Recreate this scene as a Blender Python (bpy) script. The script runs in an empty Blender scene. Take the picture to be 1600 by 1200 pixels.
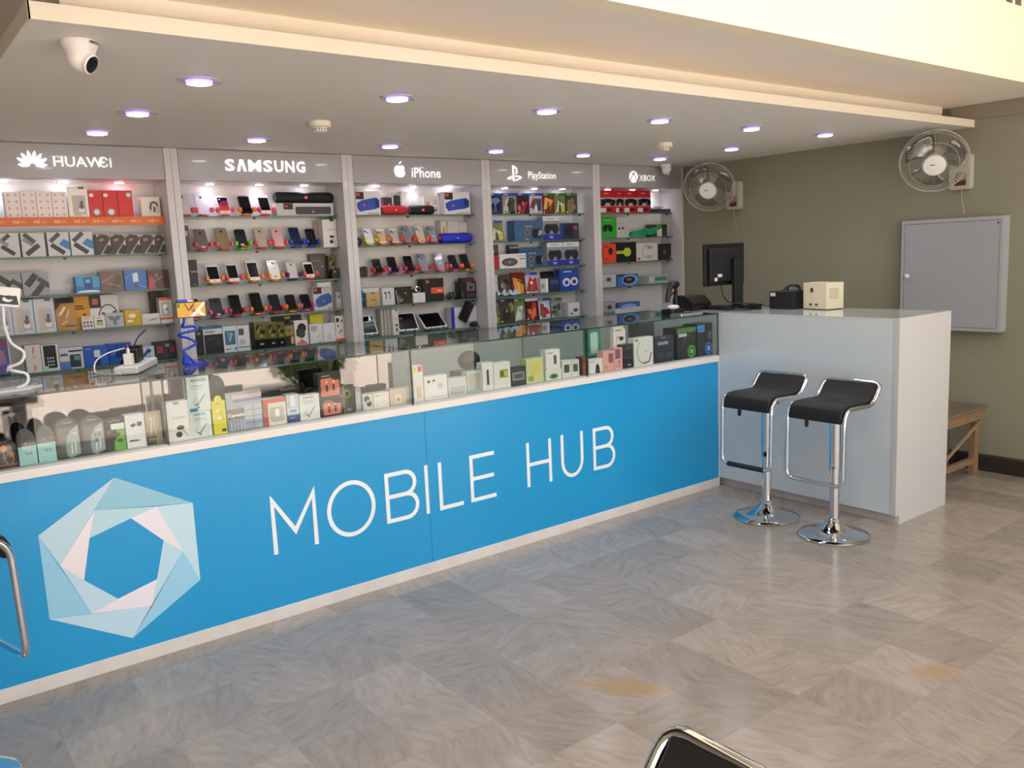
import bpy, math, random
from math import sin, cos, pi, radians, atan2, hypot
from mathutils import Vector, Matrix
sc = bpy.context.scene
col = sc.collection

# ------------------------------------------------------------------ camera
CAM = Vector((-4.55359, -3.67086, 1.6265)); YAW, PITCH, ROLL, FPX = -0.65236, -0.15071, -0.04375, 1340.695
_cy, _sy, _cp, _sp = cos(YAW), sin(YAW), cos(PITCH), sin(PITCH)
FW = Vector((-_sy*_cp, _cy*_cp, _sp)); _R0 = Vector((_cy, _sy, 0)); _U0 = _R0.cross(FW)
RT = cos(ROLL)*_R0 + sin(ROLL)*_U0; UP = -sin(ROLL)*_R0 + cos(ROLL)*_U0
cd = bpy.data.cameras.new('camera'); cam = bpy.data.objects.new('camera', cd); col.objects.link(cam)
cd.sensor_width = 36.0; cd.lens = 36.0*FPX/1600.0; cd.clip_start = 0.05
cam.matrix_world = Matrix(((RT.x, UP.x, -FW.x, CAM.x), (RT.y, UP.y, -FW.y, CAM.y), (RT.z, UP.z, -FW.z, CAM.z), (0, 0, 0, 1)))
sc.camera = cam

# ------------------------------------------------------------------ world, sun, exposure
wd = bpy.data.worlds.new('sky'); sc.world = wd; wd.use_nodes = True
bg = wd.node_tree.nodes['Background']; bg.inputs[0].default_value = (0.93, 0.96, 1.0, 1); bg.inputs[1].default_value = 0.72
sd = bpy.data.lights.new('sun', 'SUN'); sd.energy = 6.5; sd.angle = radians(0.6); sd.color = (1.0, 0.95, 0.90)
so = bpy.data.objects.new('sun', sd); col.objects.link(so); so.rotation_euler = (radians(0), radians(40), radians(8))
sc.view_settings.view_transform = 'Standard'; sc.view_settings.look = 'None'
sc.view_settings.exposure = 2.0; sc.view_settings.gamma = 1.0; sc.view_settings.use_curve_mapping = False
sc.cycles.max_bounces = 10; sc.cycles.diffuse_bounces = 6; sc.cycles.transparent_max_bounces = 24
sc.cycles.caustics_reflective = False; sc.cycles.caustics_refractive = False; sc.cycles.sample_clamp_indirect = 6

# pixel of the 1600x1200 photograph -> coordinate along x (or z) on a known line in the room
def fx(px, y, z):
    k = (px-800)/FPX; n = RT-k*FW
    return CAM.x - (n.y*(y-CAM.y)+n.z*(z-CAM.z))/n.x
def fz(py, x, y):
    k = -(py-600)/FPX; n = UP-k*FW
    return CAM.z - (n.x*(x-CAM.x)+n.y*(y-CAM.y))/n.z

# ------------------------------------------------------------------ materials
def lin(h):
    h = h.lstrip('#'); o = []
    if len(h) == 3: h = ''.join(c*2 for c in h)
    for i in (0, 2, 4):
        c = int(h[i:i+2], 16)/255.0
        o.append(c/12.92 if c <= 0.04045 else ((c+0.055)/1.055)**2.4)
    return o
_M = {}
def M(h, rough=0.5, metal=0.0, emit=0.0, coat=0.0, spec=0.5):
    k = (h, rough, metal, emit, coat, spec)
    if k in _M: return _M[k]
    m = bpy.data.materials.new('mat_'+h.lstrip('#')); m.use_nodes = True
    b = m.node_tree.nodes['Principled BSDF']; c = lin(h)+[1]
    b.inputs['Base Color'].default_value = c; b.inputs['Roughness'].default_value = rough
    b.inputs['Metallic'].default_value = metal; b.inputs['Specular IOR Level'].default_value = spec
    b.inputs['Coat Weight'].default_value = coat; b.inputs['Coat Roughness'].default_value = 0.05
    if emit:
        b.inputs['Emission Color'].default_value = c; b.inputs['Emission Strength'].default_value = emit
    _M[k] = m; return m
def mottled(h1, h2, scale, rough=0.6, stretch=(1, 1, 1), bump=0.0, detail=5, metal=0.0):
    k = ('mot', h1, h2, scale, rough, stretch, bump, metal)
    if k in _M: return _M[k]
    m = bpy.data.materials.new('mottled'); m.use_nodes = True; nt = m.node_tree; N = nt.nodes; L = nt.links
    b = N['Principled BSDF']; g = N.new('ShaderNodeNewGeometry'); mp = N.new('ShaderNodeMapping'); mp.inputs['Scale'].default_value = stretch
    n = N.new('ShaderNodeTexNoise'); n.inputs['Scale'].default_value = scale; n.inputs['Detail'].default_value = detail
    r = N.new('ShaderNodeValToRGB'); r.color_ramp.elements[0].position = 0.3; r.color_ramp.elements[1].position = 0.7
    r.color_ramp.elements[0].color = lin(h1)+[1]; r.color_ramp.elements[1].color = lin(h2)+[1]
    L.new(g.outputs['Position'], mp.inputs[0]); L.new(mp.outputs[0], n.inputs['Vector']); L.new(n.outputs[0], r.inputs[0]); L.new(r.outputs[0], b.inputs['Base Color'])
    b.inputs['Roughness'].default_value = rough; b.inputs['Metallic'].default_value = metal
    if bump:
        bp = N.new('ShaderNodeBump'); bp.inputs['Strength'].default_value = bump; bp.inputs['Distance'].default_value = 0.01
        L.new(n.outputs[0], bp.inputs['Height']); L.new(bp.outputs[0], b.inputs['Normal'])
    _M[k] = m; return m
def glass(name, tint, rough=0.0, refl=1.0, ior=1.5):
    if name in _M: return _M[name]
    m = bpy.data.materials.new(name); m.use_nodes = True; nt = m.node_tree; N = nt.nodes; L = nt.links; N.clear()
    o = N.new('ShaderNodeOutputMaterial'); mx = N.new('ShaderNodeMixShader'); t = N.new('ShaderNodeBsdfTransparent'); g = N.new('ShaderNodeBsdfGlossy')
    t.inputs[0].default_value = lin(tint)+[1]; g.inputs['Roughness'].default_value = rough
    f = N.new('ShaderNodeLayerWeight'); f.inputs[0].default_value = 0.5
    pw = N.new('ShaderNodeMath'); pw.operation = 'POWER'; pw.inputs[1].default_value = 5.0; L.new(f.outputs['Facing'], pw.inputs[0])
    r0 = ((ior-1)/(ior+1))**2; mu = N.new('ShaderNodeMath'); mu.operation = 'MULTIPLY_ADD'; mu.use_clamp = True
    mu.inputs[1].default_value = (1-r0)*min(refl, 1.0); mu.inputs[2].default_value = r0*refl; L.new(pw.outputs[0], mu.inputs[0])
    L.new(mu.outputs[0], mx.inputs[0]); L.new(t.outputs[0], mx.inputs[1]); L.new(g.outputs[0], mx.inputs[2]); L.new(mx.outputs[0], o.inputs[0])
    _M[name] = m; return m
def marble_floor():
    m = bpy.data.materials.new('marble_tiles'); m.use_nodes = True; nt = m.node_tree; N = nt.nodes; L = nt.links; b = N['Principled BSDF']
    def vm(op, a, c=None):
        n = N.new('ShaderNodeVectorMath'); n.operation = op
        for i, s in enumerate((a, c)):
            if s is None: continue
            if isinstance(s, tuple): n.inputs[i].default_value = s
            else: L.new(s, n.inputs[i])
        return n.outputs[0]
    def ma(op, a, c=None):
        n = N.new('ShaderNodeMath'); n.operation = op
        for i, s in enumerate((a, c)):
            if s is None: continue
            if isinstance(s, (int, float)): n.inputs[i].default_value = s
            else: L.new(s, n.inputs[i])
        return n.outputs[0]
    g = N.new('ShaderNodeNewGeometry')
    p = vm('MULTIPLY', vm('SUBTRACT', g.outputs['Position'], (-2.317, -1.660, 0.0)), (1/0.305, 1/0.305, 0.0))
    tile = vm('FLOOR', p); fr = vm('FRACTION', p)
    wn = N.new('ShaderNodeTexWhiteNoise'); wn.noise_dimensions = '3D'; L.new(tile, wn.inputs[0])
    sp = N.new('ShaderNodeSeparateColor'); L.new(wn.outputs['Color'], sp.inputs[0])
    vr = N.new('ShaderNodeVectorRotate'); vr.rotation_type = 'Z_AXIS'; vr.inputs['Center'].default_value = (0.5, 0.5, 0)
    L.new(fr, vr.inputs['Vector']); L.new(ma('ADD', ma('MULTIPLY', ma('ROUND', ma('MULTIPLY', sp.outputs[0], 3.0)), 0.785), 0.3), vr.inputs['Angle'])
    off = vm('ADD', vr.outputs[0], vm('MULTIPLY', wn.outputs['Color'], (37.0, 37.0, 37.0)))
    wv = N.new('ShaderNodeTexNoise'); wv.inputs['Scale'].default_value = 1.6; wv.inputs['Detail'].default_value = 3; L.new(off, wv.inputs['Vector'])
    warp = vm('ADD', off, vm('MULTIPLY', wv.outputs['Color'], (0.38, 0.38, 0.0)))
    st = vm('MULTIPLY', warp, (1.3, 7.5, 1.0))
    n1 = N.new('ShaderNodeTexNoise'); n1.inputs['Scale'].default_value = 1.5; n1.inputs['Detail'].default_value = 8; n1.inputs['Roughness'].default_value = 0.68; L.new(st, n1.inputs['Vector'])
    r = N.new('ShaderNodeValToRGB'); e = r.color_ramp.elements; e[0].position = 0.28; e[0].color = lin('#8f847b')+[1]; e[1].position = 0.74; e[1].color = lin('#c2b5aa')+[1]
    k = e.new(0.48); k.color = lin('#aca096')+[1]
    n2 = N.new('ShaderNodeTexNoise'); n2.inputs['Scale'].default_value = 3.2; n2.inputs['Detail'].default_value = 9; n2.inputs['Roughness'].default_value = 0.7; L.new(vm('MULTIPLY', off, (1.0, 2.0, 1.0)), n2.inputs['Vector'])
    L.new(ma('ADD', ma('MULTIPLY', n1.outputs[0], 0.58), ma('MULTIPLY', n2.outputs[0], 0.42)), r.inputs[0])
    # each slab has its own shade; a few carry an ochre streak
    mx = N.new('ShaderNodeMix'); mx.data_type = 'RGBA'; mx.blend_type = 'MULTIPLY'; mx.inputs[0].default_value = 1.0
    mr = N.new('ShaderNodeMapRange'); mr.inputs[3].default_value = 0.76; mr.inputs[4].default_value = 1.0; L.new(sp.outputs[1], mr.inputs[0])
    cmb = N.new('ShaderNodeCombineColor'); L.new(mr.outputs[0], cmb.inputs[0]); L.new(ma('MULTIPLY', mr.outputs[0], 0.995), cmb.inputs[1]); L.new(ma('MULTIPLY', mr.outputs[0], 0.985), cmb.inputs[2])
    L.new(r.outputs[0], mx.inputs['A']); L.new(cmb.outputs[0], mx.inputs['B'])
    oc = N.new('ShaderNodeMix'); oc.data_type = 'RGBA'; oc.inputs['B'].default_value = lin('#b08a50')+[1]
    nb = N.new('ShaderNodeTexNoise'); nb.inputs['Scale'].default_value = 9.0; nb.inputs['Detail'].default_value = 5; L.new(g.outputs['Position'], nb.inputs['Vector'])
    def stain(cx, cy, sx, sy, ang):
        vr2 = N.new('ShaderNodeVectorRotate'); vr2.rotation_type = 'Z_AXIS'; vr2.inputs['Center'].default_value = (0, 0, 0); vr2.inputs['Angle'].default_value = ang
        L.new(vm('SUBTRACT', g.outputs['Position'], (cx, cy, 0)), vr2.inputs['Vector'])
        ln = N.new('ShaderNodeVectorMath'); ln.operation = 'LENGTH'; L.new(vm('MULTIPLY', vr2.outputs[0], (1/sx, 1/sy, 0)), ln.inputs[0])
        m2 = N.new('ShaderNodeMapRange'); m2.inputs[1].default_value = 1.25; m2.inputs[2].default_value = 0.55; m2.inputs[3].default_value = 0.0; m2.inputs[4].default_value = 0.62
        L.new(ma('ADD', ln.outputs['Value'], ma('MULTIPLY', ma('SUBTRACT', nb.outputs[0], 0.5), 1.6)), m2.inputs[0]); return m2.outputs[0]
    fac = ma('MAXIMUM', stain(-2.43, -1.50, 0.17, 0.055, 0.89), stain(-1.485, -2.20, 0.085, 0.06, 0.6))
    L.new(fac, oc.inputs[0]); L.new(mx.outputs['Result'], oc.inputs['A'])
    # hairline joints
    s2 = N.new('ShaderNodeSeparateXYZ'); L.new(fr, s2.inputs[0])
    ex = ma('MINIMUM', ma('MINIMUM', s2.outputs[0], ma('SUBTRACT', 1.0, s2.outputs[0])), ma('MINIMUM', s2.outputs[1], ma('SUBTRACT', 1.0, s2.outputs[1])))
    jt = N.new('ShaderNodeMix'); jt.data_type = 'RGBA'; jt.inputs['B'].default_value = lin('#8b8178')+[1]
    L.new(ma('MULTIPLY', ma('LESS_THAN', ex, 0.004), 0.3), jt.inputs[0]); L.new(oc.outputs['Result'], jt.inputs['A'])
    L.new(jt.outputs['Result'], b.inputs['Base Color'])
    b.inputs['Roughness'].default_value = 0.2; b.inputs['Specular IOR Level'].default_value = 0.6
    rr = N.new('ShaderNodeMapRange'); rr.inputs[3].default_value = 0.12; rr.inputs[4].default_value = 0.3; L.new(n1.outputs[0], rr.inputs[0]); L.new(rr.outputs[0], b.inputs['Roughness'])
    return m

# ------------------------------------------------------------------ mesh helpers
_T = {}
def text_geo(s, bold):
    k = (s, bold)
    if k not in _T:
        c = bpy.data.curves.new('t', 'FONT'); c.body = s; c.size = 1.0; c.resolution_u = 2; c.offset = bold
        o = bpy.data.objects.new('t', c); me = bpy.data.meshes.new_from_object(o)
        vs = [(v.co.x, v.co.y) for v in me.vertices]; fs = [tuple(p.vertices) for p in me.polygons]
        bpy.data.objects.remove(o); bpy.data.curves.remove(c); bpy.data.meshes.remove(me)
        _T[k] = (vs, fs)
    return _T[k]
class MB:
    def __init__(s): s.v = []; s.f = []; s.mi = []; s.sm = []; s.mats = []
    def slot(s, m):
        if m not in s.mats: s.mats.append(m)
        return s.mats.index(m)
    def add(s, vs, fs, m, smooth=False):
        b = len(s.v); s.v += [tuple(p) for p in vs]; i = s.slot(m)
        for f in fs: s.f.append([b+q for q in f]); s.mi.append(i); s.sm.append(smooth)
    def box(s, x0, x1, y0, y1, z0, z1, m):
        s.add([(x, y, z) for z in (z0, z1) for y in (y0, y1) for x in (x0, x1)],
              [(0, 2, 3, 1), (4, 5, 7, 6), (0, 1, 5, 4), (1, 3, 7, 5), (3, 2, 6, 7), (2, 0, 4, 6)], m)
    def slab(s, x0, x1, y0, y1, z0, z1, m, medge, axis='z'):   # faces across `axis` use m, the rim uses medge
        vs = [(x, y, z) for z in (z0, z1) for y in (y0, y1) for x in (x0, x1)]
        fs = {'z': [(0, 2, 3, 1), (4, 5, 7, 6)], 'y': [(0, 1, 5, 4), (3, 2, 6, 7)], 'x': [(1, 3, 7, 5), (2, 0, 4, 6)]}
        for a, f in fs.items(): s.add(vs, f, m if a == axis else medge)
    def face(s, pts, m): s.add(pts, [tuple(range(len(pts)))], m)
    def prism(s, pts, y0, y1, m, smooth=False, mfront=None):   # outline in x,z extruded along y
        n = len(pts); s.add([(x, y0, z) for x, z in pts]+[(x, y1, z) for x, z in pts], [(i, (i+1) % n, n+(i+1) % n, n+i) for i in range(n)], m, smooth)
        s.add([(x, y0, z) for x, z in pts], [tuple(range(n))], mfront or m); s.add([(x, y1, z) for x, z in pts], [tuple(range(n-1, -1, -1))], m)
    def prism_z(s, pts, z0, z1, m, smooth=False):
        n = len(pts); s.add([(x, y, z0) for x, y in pts]+[(x, y, z1) for x, y in pts], [(i, (i+1) % n, n+(i+1) % n, n+i) for i in range(n)], m, smooth)
        s.add([(x, y, z1) for x, y in pts], [tuple(range(n))], m); s.add([(x, y, z0) for x, y in pts], [tuple(range(n-1, -1, -1))], m)
    def prism_x(s, pts, x0, x1, m, smooth=False):              # outline in y,z extruded along x
        n = len(pts); s.add([(x0, y, z) for y, z in pts]+[(x1, y, z) for y, z in pts], [(i, (i+1) % n, n+(i+1) % n, n+i) for i in range(n)], m, smooth)
        s.add([(x0, y, z) for y, z in pts], [tuple(range(n))], m); s.add([(x1, y, z) for y, z in pts], [tuple(range(n-1, -1, -1))], m)
    def tube(s, pts, r, m, n=8, closed=False, caps=True):
        P = [Vector(p) for p in pts]; N = len(P); rings = []; prev = None
        for i, p in enumerate(P):
            a = P[i-1] if (i or closed) else p; c = P[(i+1) % N] if (i < N-1 or closed) else p
            t = (c-a).normalized()
            if prev is None:
                u = t.orthogonal().normalized()
            else:
                u = prev-t*prev.dot(t); u = u.normalized() if u.length > 1e-6 else t.orthogonal().normalized()
            prev = u; w = t.cross(u); rr = r[i] if isinstance(r, (list, tuple)) else r
            rings.append([p+rr*(cos(2*pi*k/n)*u+sin(2*pi*k/n)*w) for k in range(n)])
        vs = [q for g in rings for q in g]; fs = []
        for i in range(N if closed else N-1):
            j = (i+1) % N; sh = 0
            if closed and j == 0: sh = min(range(n), key=lambda q: (rings[0][q]-rings[i][0]).length)
            for k in range(n): fs.append((i*n+k, i*n+(k+1) % n, j*n+(k+1+sh) % n, j*n+(k+sh) % n))
        s.add(vs, fs, m, True)
        if caps and not closed: s.add(rings[0], [tuple(range(n-1, -1, -1))], m); s.add(rings[-1], [tuple(range(n))], m)
    def cyl(s, p0, p1, r, m, n=16, r1=None): s.tube([p0, p1], [r, r if r1 is None else r1], m, n)
    def lathe(s, prof, m, n=24, mtx=None):
        vs = []; fs = []
        for r, z in prof:
            for k in range(n): vs.append(Vector((r*cos(2*pi*k/n), r*sin(2*pi*k/n), z)))
        for i in range(len(prof)-1):
            for k in range(n): fs.append((i*n+k, i*n+(k+1) % n, (i+1)*n+(k+1) % n, (i+1)*n+k))
        if mtx is not None: vs = [mtx @ v for v in vs]
        s.add(vs, fs, m, True)
    def blob(s, c, r, m, n=10, k=6, p=1.0):
        vs = []; fs = []; sg = lambda a: math.copysign(abs(a)**p, a)
        for i in range(k+1):
            a = -pi/2+pi*i/k
            for j in range(n):
                b = 2*pi*j/n; vs.append((c[0]+r[0]*sg(cos(a))*sg(cos(b)), c[1]+r[1]*sg(cos(a))*sg(sin(b)), c[2]+r[2]*sg(sin(a))))
        for i in range(k):
            for j in range(n): fs.append((i*n+j, i*n+(j+1) % n, (i+1)*n+(j+1) % n, (i+1)*n+j))
        s.add(vs, fs, m, True)
    def text(s, t, x, z, h, y, m, bold=0.0, align='l', sx=1.0, thick=0.0):   # cap height h, in the x,z plane facing -y
        vs, fs = text_geo(t, bold)
        if not vs: return
        k = h/0.7; xs = [a for a, _ in vs]; w = (max(xs)-min(xs))*k*sx; o = x-min(xs)*k*sx-(w/2 if align == 'c' else 0)
        s.add([(o+a*k*sx, y, z+b*k) for a, b in vs], fs, m)
    def build(s, name, parent=None, loc=(0, 0, 0), rot=(0, 0, 0), bev=0.0, origin=None):
        if origin is not None:
            ox, oy, oz = origin; s.v = [(a-ox, b-oy, c-oz) for a, b, c in s.v]
            if parent is None: loc = origin
        me = bpy.data.meshes.new(name); me.from_pydata(s.v, [], s.f)
        for m in s.mats: me.materials.append(m)
        me.polygons.foreach_set('material_index', s.mi); me.polygons.foreach_set('use_smooth', s.sm)
        if any(s.sm): me.set_sharp_from_angle(angle=radians(42))
        me.update()
        o = bpy.data.objects.new(name, me); col.objects.link(o); o.location = loc; o.rotation_euler = rot
        if parent is not None: o.parent = parent
        if bev:
            b = o.modifiers.new('bevel', 'BEVEL'); b.width = bev; b.segments = 2; b.limit_method = 'ANGLE'
        return o
def tag(o, label, cat, group=None):
    o['label'] = label; o['category'] = cat
    if group: o['group'] = group
    return o
def struct(o): o['kind'] = 'structure'; return o
def thing(name, label, cat, loc=(0, 0, 0), rot=(0, 0, 0), group=None):
    o = bpy.data.objects.new(name, None); o.empty_display_size = 0.05; col.objects.link(o); o.location = loc; o.rotation_euler = rot
    return tag(o, label, cat, group)
def rrect(x0, x1, z0, z1, r, n=4):
    out = []
    for cx, cz, a in ((x1-r, z1-r, 0), (x0+r, z1-r, 90), (x0+r, z0+r, 180), (x1-r, z0+r, 270)):
        for i in range(n+1):
            t = radians(a+90*i/n); out.append((cx+r*cos(t), cz+r*sin(t)))
    return out[::-1]
def bend(pts, r, n=5, closed=False):                             # polyline with rounded corners
    P = [Vector(p) for p in pts]; N = len(P); out = []
    for i, p in enumerate(P):
        if not closed and i in (0, N-1): out.append(p); continue
        a = (P[i-1]-p); c = (P[(i+1) % N]-p); d = min(r, a.length*0.49, c.length*0.49)
        A = p+a.normalized()*d; B = p+c.normalized()*d
        for k in range(n+1):
            t = k/n; out.append(A*(1-t)**2+p*2*t*(1-t)+B*t*t)
    return out
def stroke(mb, pts, w, y, m, closed=False):                      # flat strip of constant width in the x,z plane
    P = [Vector((a, b)) for a, b in pts]; N = len(P); Lf = []; Rt = []
    for i in range(N):
        a = P[i-1] if (i or closed) else None; c = P[(i+1) % N] if (i < N-1 or closed) else None
        d1 = (P[i]-a).normalized() if a is not None else (c-P[i]).normalized(); d2 = (c-P[i]).normalized() if c is not None else d1
        n1 = Vector((-d1.y, d1.x)); n2 = Vector((-d2.y, d2.x)); mt = (n1+n2).normalized(); k = w/2/max(0.35, mt.dot(n1))
        Lf.append(P[i]+mt*k); Rt.append(P[i]-mt*k)
    for i in range(N if closed else N-1):
        j = (i+1) % N; mb.face([(q.x, y, q.y) for q in (Lf[i], Lf[j], Rt[j], Rt[i])], m)
def arc(cx, cz, rx, rz, a0, a1, n=12): return [(cx+rx*cos(radians(a0+(a1-a0)*i/n)), cz+rz*sin(radians(a0+(a1-a0)*i/n))) for i in range(n+1)]
def clip(P):                                                     # keep printed shapes on their face (0..1 square)
    for ax, lim, sg in ((0, 0.0, 1), (0, 1.0, -1), (1, 0.0, 1), (1, 1.0, -1)):
        Q = []
        for i in range(len(P)):
            a, c = P[i-1], P[i]; da, dc = sg*(a[ax]-lim), sg*(c[ax]-lim)
            if (da >= 0) != (dc >= 0):
                t = da/(da-dc); Q.append((a[0]+t*(c[0]-a[0]), a[1]+t*(c[1]-a[1])))
            if dc >= 0: Q.append(c)
        P = Q
        if len(P) < 3: return []
    return P
def gfx(mb, ops, x0, z0, w, h, y, rough=0.45):
    """printed artwork on a front face: u,v run 0..1 over the face"""
    X = lambda u: x0+u*w
    Zz = lambda v: z0+v*h
    for i, o in enumerate(ops):
        yy = y-0.00035*(i+1); k = o[0]; P = None
        if k == 'r': _, u0, v0, u1, v1, c = o; P = [(u0, v0), (u1, v0), (u1, v1), (u0, v1)]
        elif k == 'e': _, u, v, ru, rv, c = o; P = [(u+ru*cos(a*pi/8), v+rv*sin(a*pi/8)) for a in range(16)]
        elif k == 'p': P, c = o[1], o[2]
        elif k == 'l': stroke(mb, [(X(u), Zz(v)) for u, v in o[1]], o[2]*h, yy, M(o[3], rough))
        elif k == 'rr': _, u0, v0, u1, v1, c, r = o; mb.face([(a, yy, b) for a, b in rrect(X(u0), X(u1), Zz(v0), Zz(v1), r*w, 3)], M(c, rough))
        elif k == 'd':                                           # rectangle turned by an angle: u,v centre, half sizes as fractions of the width
            _, u, v, a, b, ang, c = o; ca, sa = cos(radians(ang)), sin(radians(ang))
            P = [(u+p*ca-q*sa, v+(p*sa+q*ca)*w/h) for p, q in ((-a, -b), (a, -b), (a, b), (-a, b))]
        elif k in 'tT': mb.text(o[1], X(o[2]), Zz(o[3]), o[4]*h, yy, M(o[5], rough), bold=o[6] if len(o) > 6 else 0.0, align='l' if k == 't' else 'c', sx=o[7] if len(o) > 7 else 1.0)
        if P:
            P = clip(list(P))
            if P: mb.face([(X(u), yy, Zz(v)) for u, v in P], M(c, rough))
PLACED = []
def fit(x0, x1, y, d, z0, z1, ymax):
    """keep neighbouring goods from running into each other"""
    for a0, a1, b0, b1, c0, c1 in PLACED:
        if x1 <= a0 or x0 >= a1 or y >= b1 or y+d <= b0 or z1 <= c0+.0004 or z0 >= c1-.0004: continue
        if min(x1, a1)-max(x0, a0) < 0.024:
            if x0+x1 < a0+a1: x1 = a0-.0006
            else: x0 = a1+.0006
        elif y < b0-.004: d = min(d, b0-y-.001)
        else: y = b1+.001; d = min(d, ymax-y)
    PLACED.append((x0, x1, y, y+d, z0, z1))
    return x0, x1, y, d
def carton(name, label, cat, x, y, z, w, h, d, body, ops=(), front=None, yaw=0.0, lean=0.0, group=None, rough=0.45, top=None):
    mb = MB(); mb.box(-w/2, w/2, 0, d, 0, h, M(body, rough)); o = list(ops)
    if front: o = [('r', 0, 0, 1, 1, front)]+o
    if top: mb.face([(-w/2, 0, h+0.0004), (w/2, 0, h+0.0004), (w/2, d, h+0.0004), (-w/2, d, h+0.0004)], M(top, rough))
    gfx(mb, o, -w/2, 0, w, h, 0, rough)
    a = radians(lean)
    return tag(mb.build(name, loc=(x, y, z+d*sin(max(a, 0))), rot=(-a, 0, radians(yaw))), label, cat, group)

# ------------------------------------------------------------------ the room
PAINT = mottled('#e2dac8', '#e7dfd0', 1.2, 0.7); WALLP = mottled('#87846f', '#8f8c77', 0.9, 0.75); SOFF = mottled('#ebe7df', '#efebe3', 1.0, 0.6)
WX = 1.525
def sbox(name, x0, x1, y0, y1, z0, z1, m): 
    b = MB(); b.box(x0, x1, y0, y1, z0, z1, m); return struct(b.build(name))
sbox('floor', -7.5, WX+0.12, -4.9, 2.0, -0.1, 0.0, marble_floor())
sbox('wall_right', WX, WX+0.12, -4.9, 2.0, 0.0, 5.2, WALLP)
sbox('wall_back', -7.5, WX, 1.9, 2.02, 0.0, 5.2, M('#b9b1a3', 0.8))
sbox('wall_left', -7.62, -7.5, -4.9, 2.02, 0.0, 5.2, M('#a39a8b', 0.8))
sbox('ceiling_upper', -7.5, WX, -4.9, 1.9, 5.2, 5.3, M('#e6e2d8', 0.8))
ZS = 2.325
sbox('ceiling', -4.055, WX, -0.90, 1.9, ZS, 2.37, SOFF)                     # dropped soffit above the counter
b = MB(); b.box(-4.06, WX, -0.906, -0.90, ZS-0.001, 2.372, PAINT); b.box(-4.061, -4.055, -0.906, 1.9, ZS-0.001, 2.372, PAINT); struct(b.build('trim_1'))
sbox('trim_2', -3.945, 1.40, -0.75, 1.9, 2.37, 2.468, PAINT)                # step between soffit and mezzanine slab
sbox('ceiling_mezzanine', -3.945, WX, -1.36, 1.9, 2.468, 2.75, mottled('#ece3d6', '#f0e8dc', 1.1, 0.7))
sbox('ceiling_left', -7.5, -3.945, -1.36, 1.9, 2.95, 3.05, M('#6a5c4c', 0.8))
sbox('trim_3', -7.5, WX, -1.45, -1.36, 2.466, 2.868, mottled('#efe6cc', '#f2ead2', 0.8, 0.7))   # parapet of the mezzanine
sbox('wall_band', WX-0.012, WX, -1.36, -0.75, 2.372, 2.466, M('#8d8577', 0.8))  # thin grey band laid over the upper right wall to give it a darker tone
b = MB()
b.box(WX-0.014, WX, -4.8, 1.62, 0.0, 0.105, mottled('#2a2624', '#3a3430', 6, 0.3)); b.box(WX-0.018, WX, -4.8, 1.62, 0.105, 0.118, M('#4a4036', 0.4)); struct(b.build('baseboard_right'))
# open glazed front behind the photographer: dark frame, no leaves; pavement and the building across the road
b = MB(); FR = M('#1d1d1f', 0.4)
for x in (-7.4, -5.6, -3.8, -2.0, -0.3, 1.46): b.box(x-0.045, x+0.045, -4.88, -4.8, 0, 5.2, FR)
for z in (2.7, 5.14): b.box(-7.5, WX, -4.88, -4.8, z-0.06, z+0.06, FR)
struct(b.build('window_1'))
sbox('sidewalk', -26, 22, -13.0, -4.9, -0.14, -0.02, mottled('#dccbbd', '#e6d8cb', 2.0, 0.8))
sbox('road', -26, 22, -24.0, -13.0, -0.2, -0.06, mottled('#8f8a86', '#9c9792', 3.0, 0.9))
sbox('wall_opposite', -26, 22, -24.4, -24.0, -0.2, 7.0, mottled('#cfc2b2', '#d9cec1', 0.5, 0.8))
# railing standing on the parapet
t = thing('mezzanine_railing', 'thin white metal railing standing on the cream mezzanine parapet', 'railing', (0.9, -1.40, 2.868))
WH = M('#f1efe6', 0.4)
for i in range(9):
    b = MB(); x = -0.62+i*0.115; b.cyl((x, 0, 0), (x, 0, 0.7), 0.008, WH, 8); b.build('baluster', t)
b = MB(); b.cyl((-0.66, 0, 0.7), (0.62, 0, 0.7), 0.018, WH, 10); b.build('handrail', t)

# ------------------------------------------------------------------ shelving bays along the back wall
LAM = M('#c9c7c7', 0.35, coat=0.15); LAMW = M('#dddadb', 0.4); GAP = M('#4b4744', 0.8)
SG = glass('shelf_glass', '#dcebe4'); SGE = M('#4f7568', 0.15); SIGN = M('#ffffff', 0.4, emit=0.16)
YF, YB = 1.62, 1.88
BX = [(-4.06, -2.951), (-2.951, -1.812), (-1.812, -0.672), (-0.672, 0.455), (0.455, WX)]
SZ = [1.934, 1.722, 1.510, 1.300, 1.082]
BN = ['leftmost', 'second', 'middle', 'fourth', 'rightmost']
RN = ['top', 'second', 'third', 'fourth', 'bottom']
SPX = [(-3.8, -3.5, -3.2), (-2.67, -2.35, -2.04), (-1.5, -1.19, -0.88), (-0.35, -0.05, 0.25), (0.77, 1.07, 1.37)]
def led_spot(root, x, y, z, r, power, size, name='spotlight'):
    b = MB(); b.lathe([(r*1.45, z), (r*1.4, z-0.004), (r, z-0.005)], M('#c8c8cc', 0.3, 0.6), 16); o = b.build(name, root)
    b2 = MB(); b2.lathe([(r*0.95, z-0.001), (r*0.95, z-0.006), (0.0001, z-0.007)], M('#f6f2ff', 0.4, emit=5.0), 16); l = b2.build('lens', o)
    ld = bpy.data.lights.new('lamp_light', 'SPOT'); ld.energy = power; ld.color = (0.93, 0.90, 1.0); ld.spot_size = radians(size); ld.spot_blend = 0.7; ld.shadow_soft_size = r
    lo = bpy.data.objects.new('lamp_light', ld); col.objects.link(lo); lo.parent = o; lo.location = (0, 0, z-0.012)
    o.location = (x, y, 0)
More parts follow.
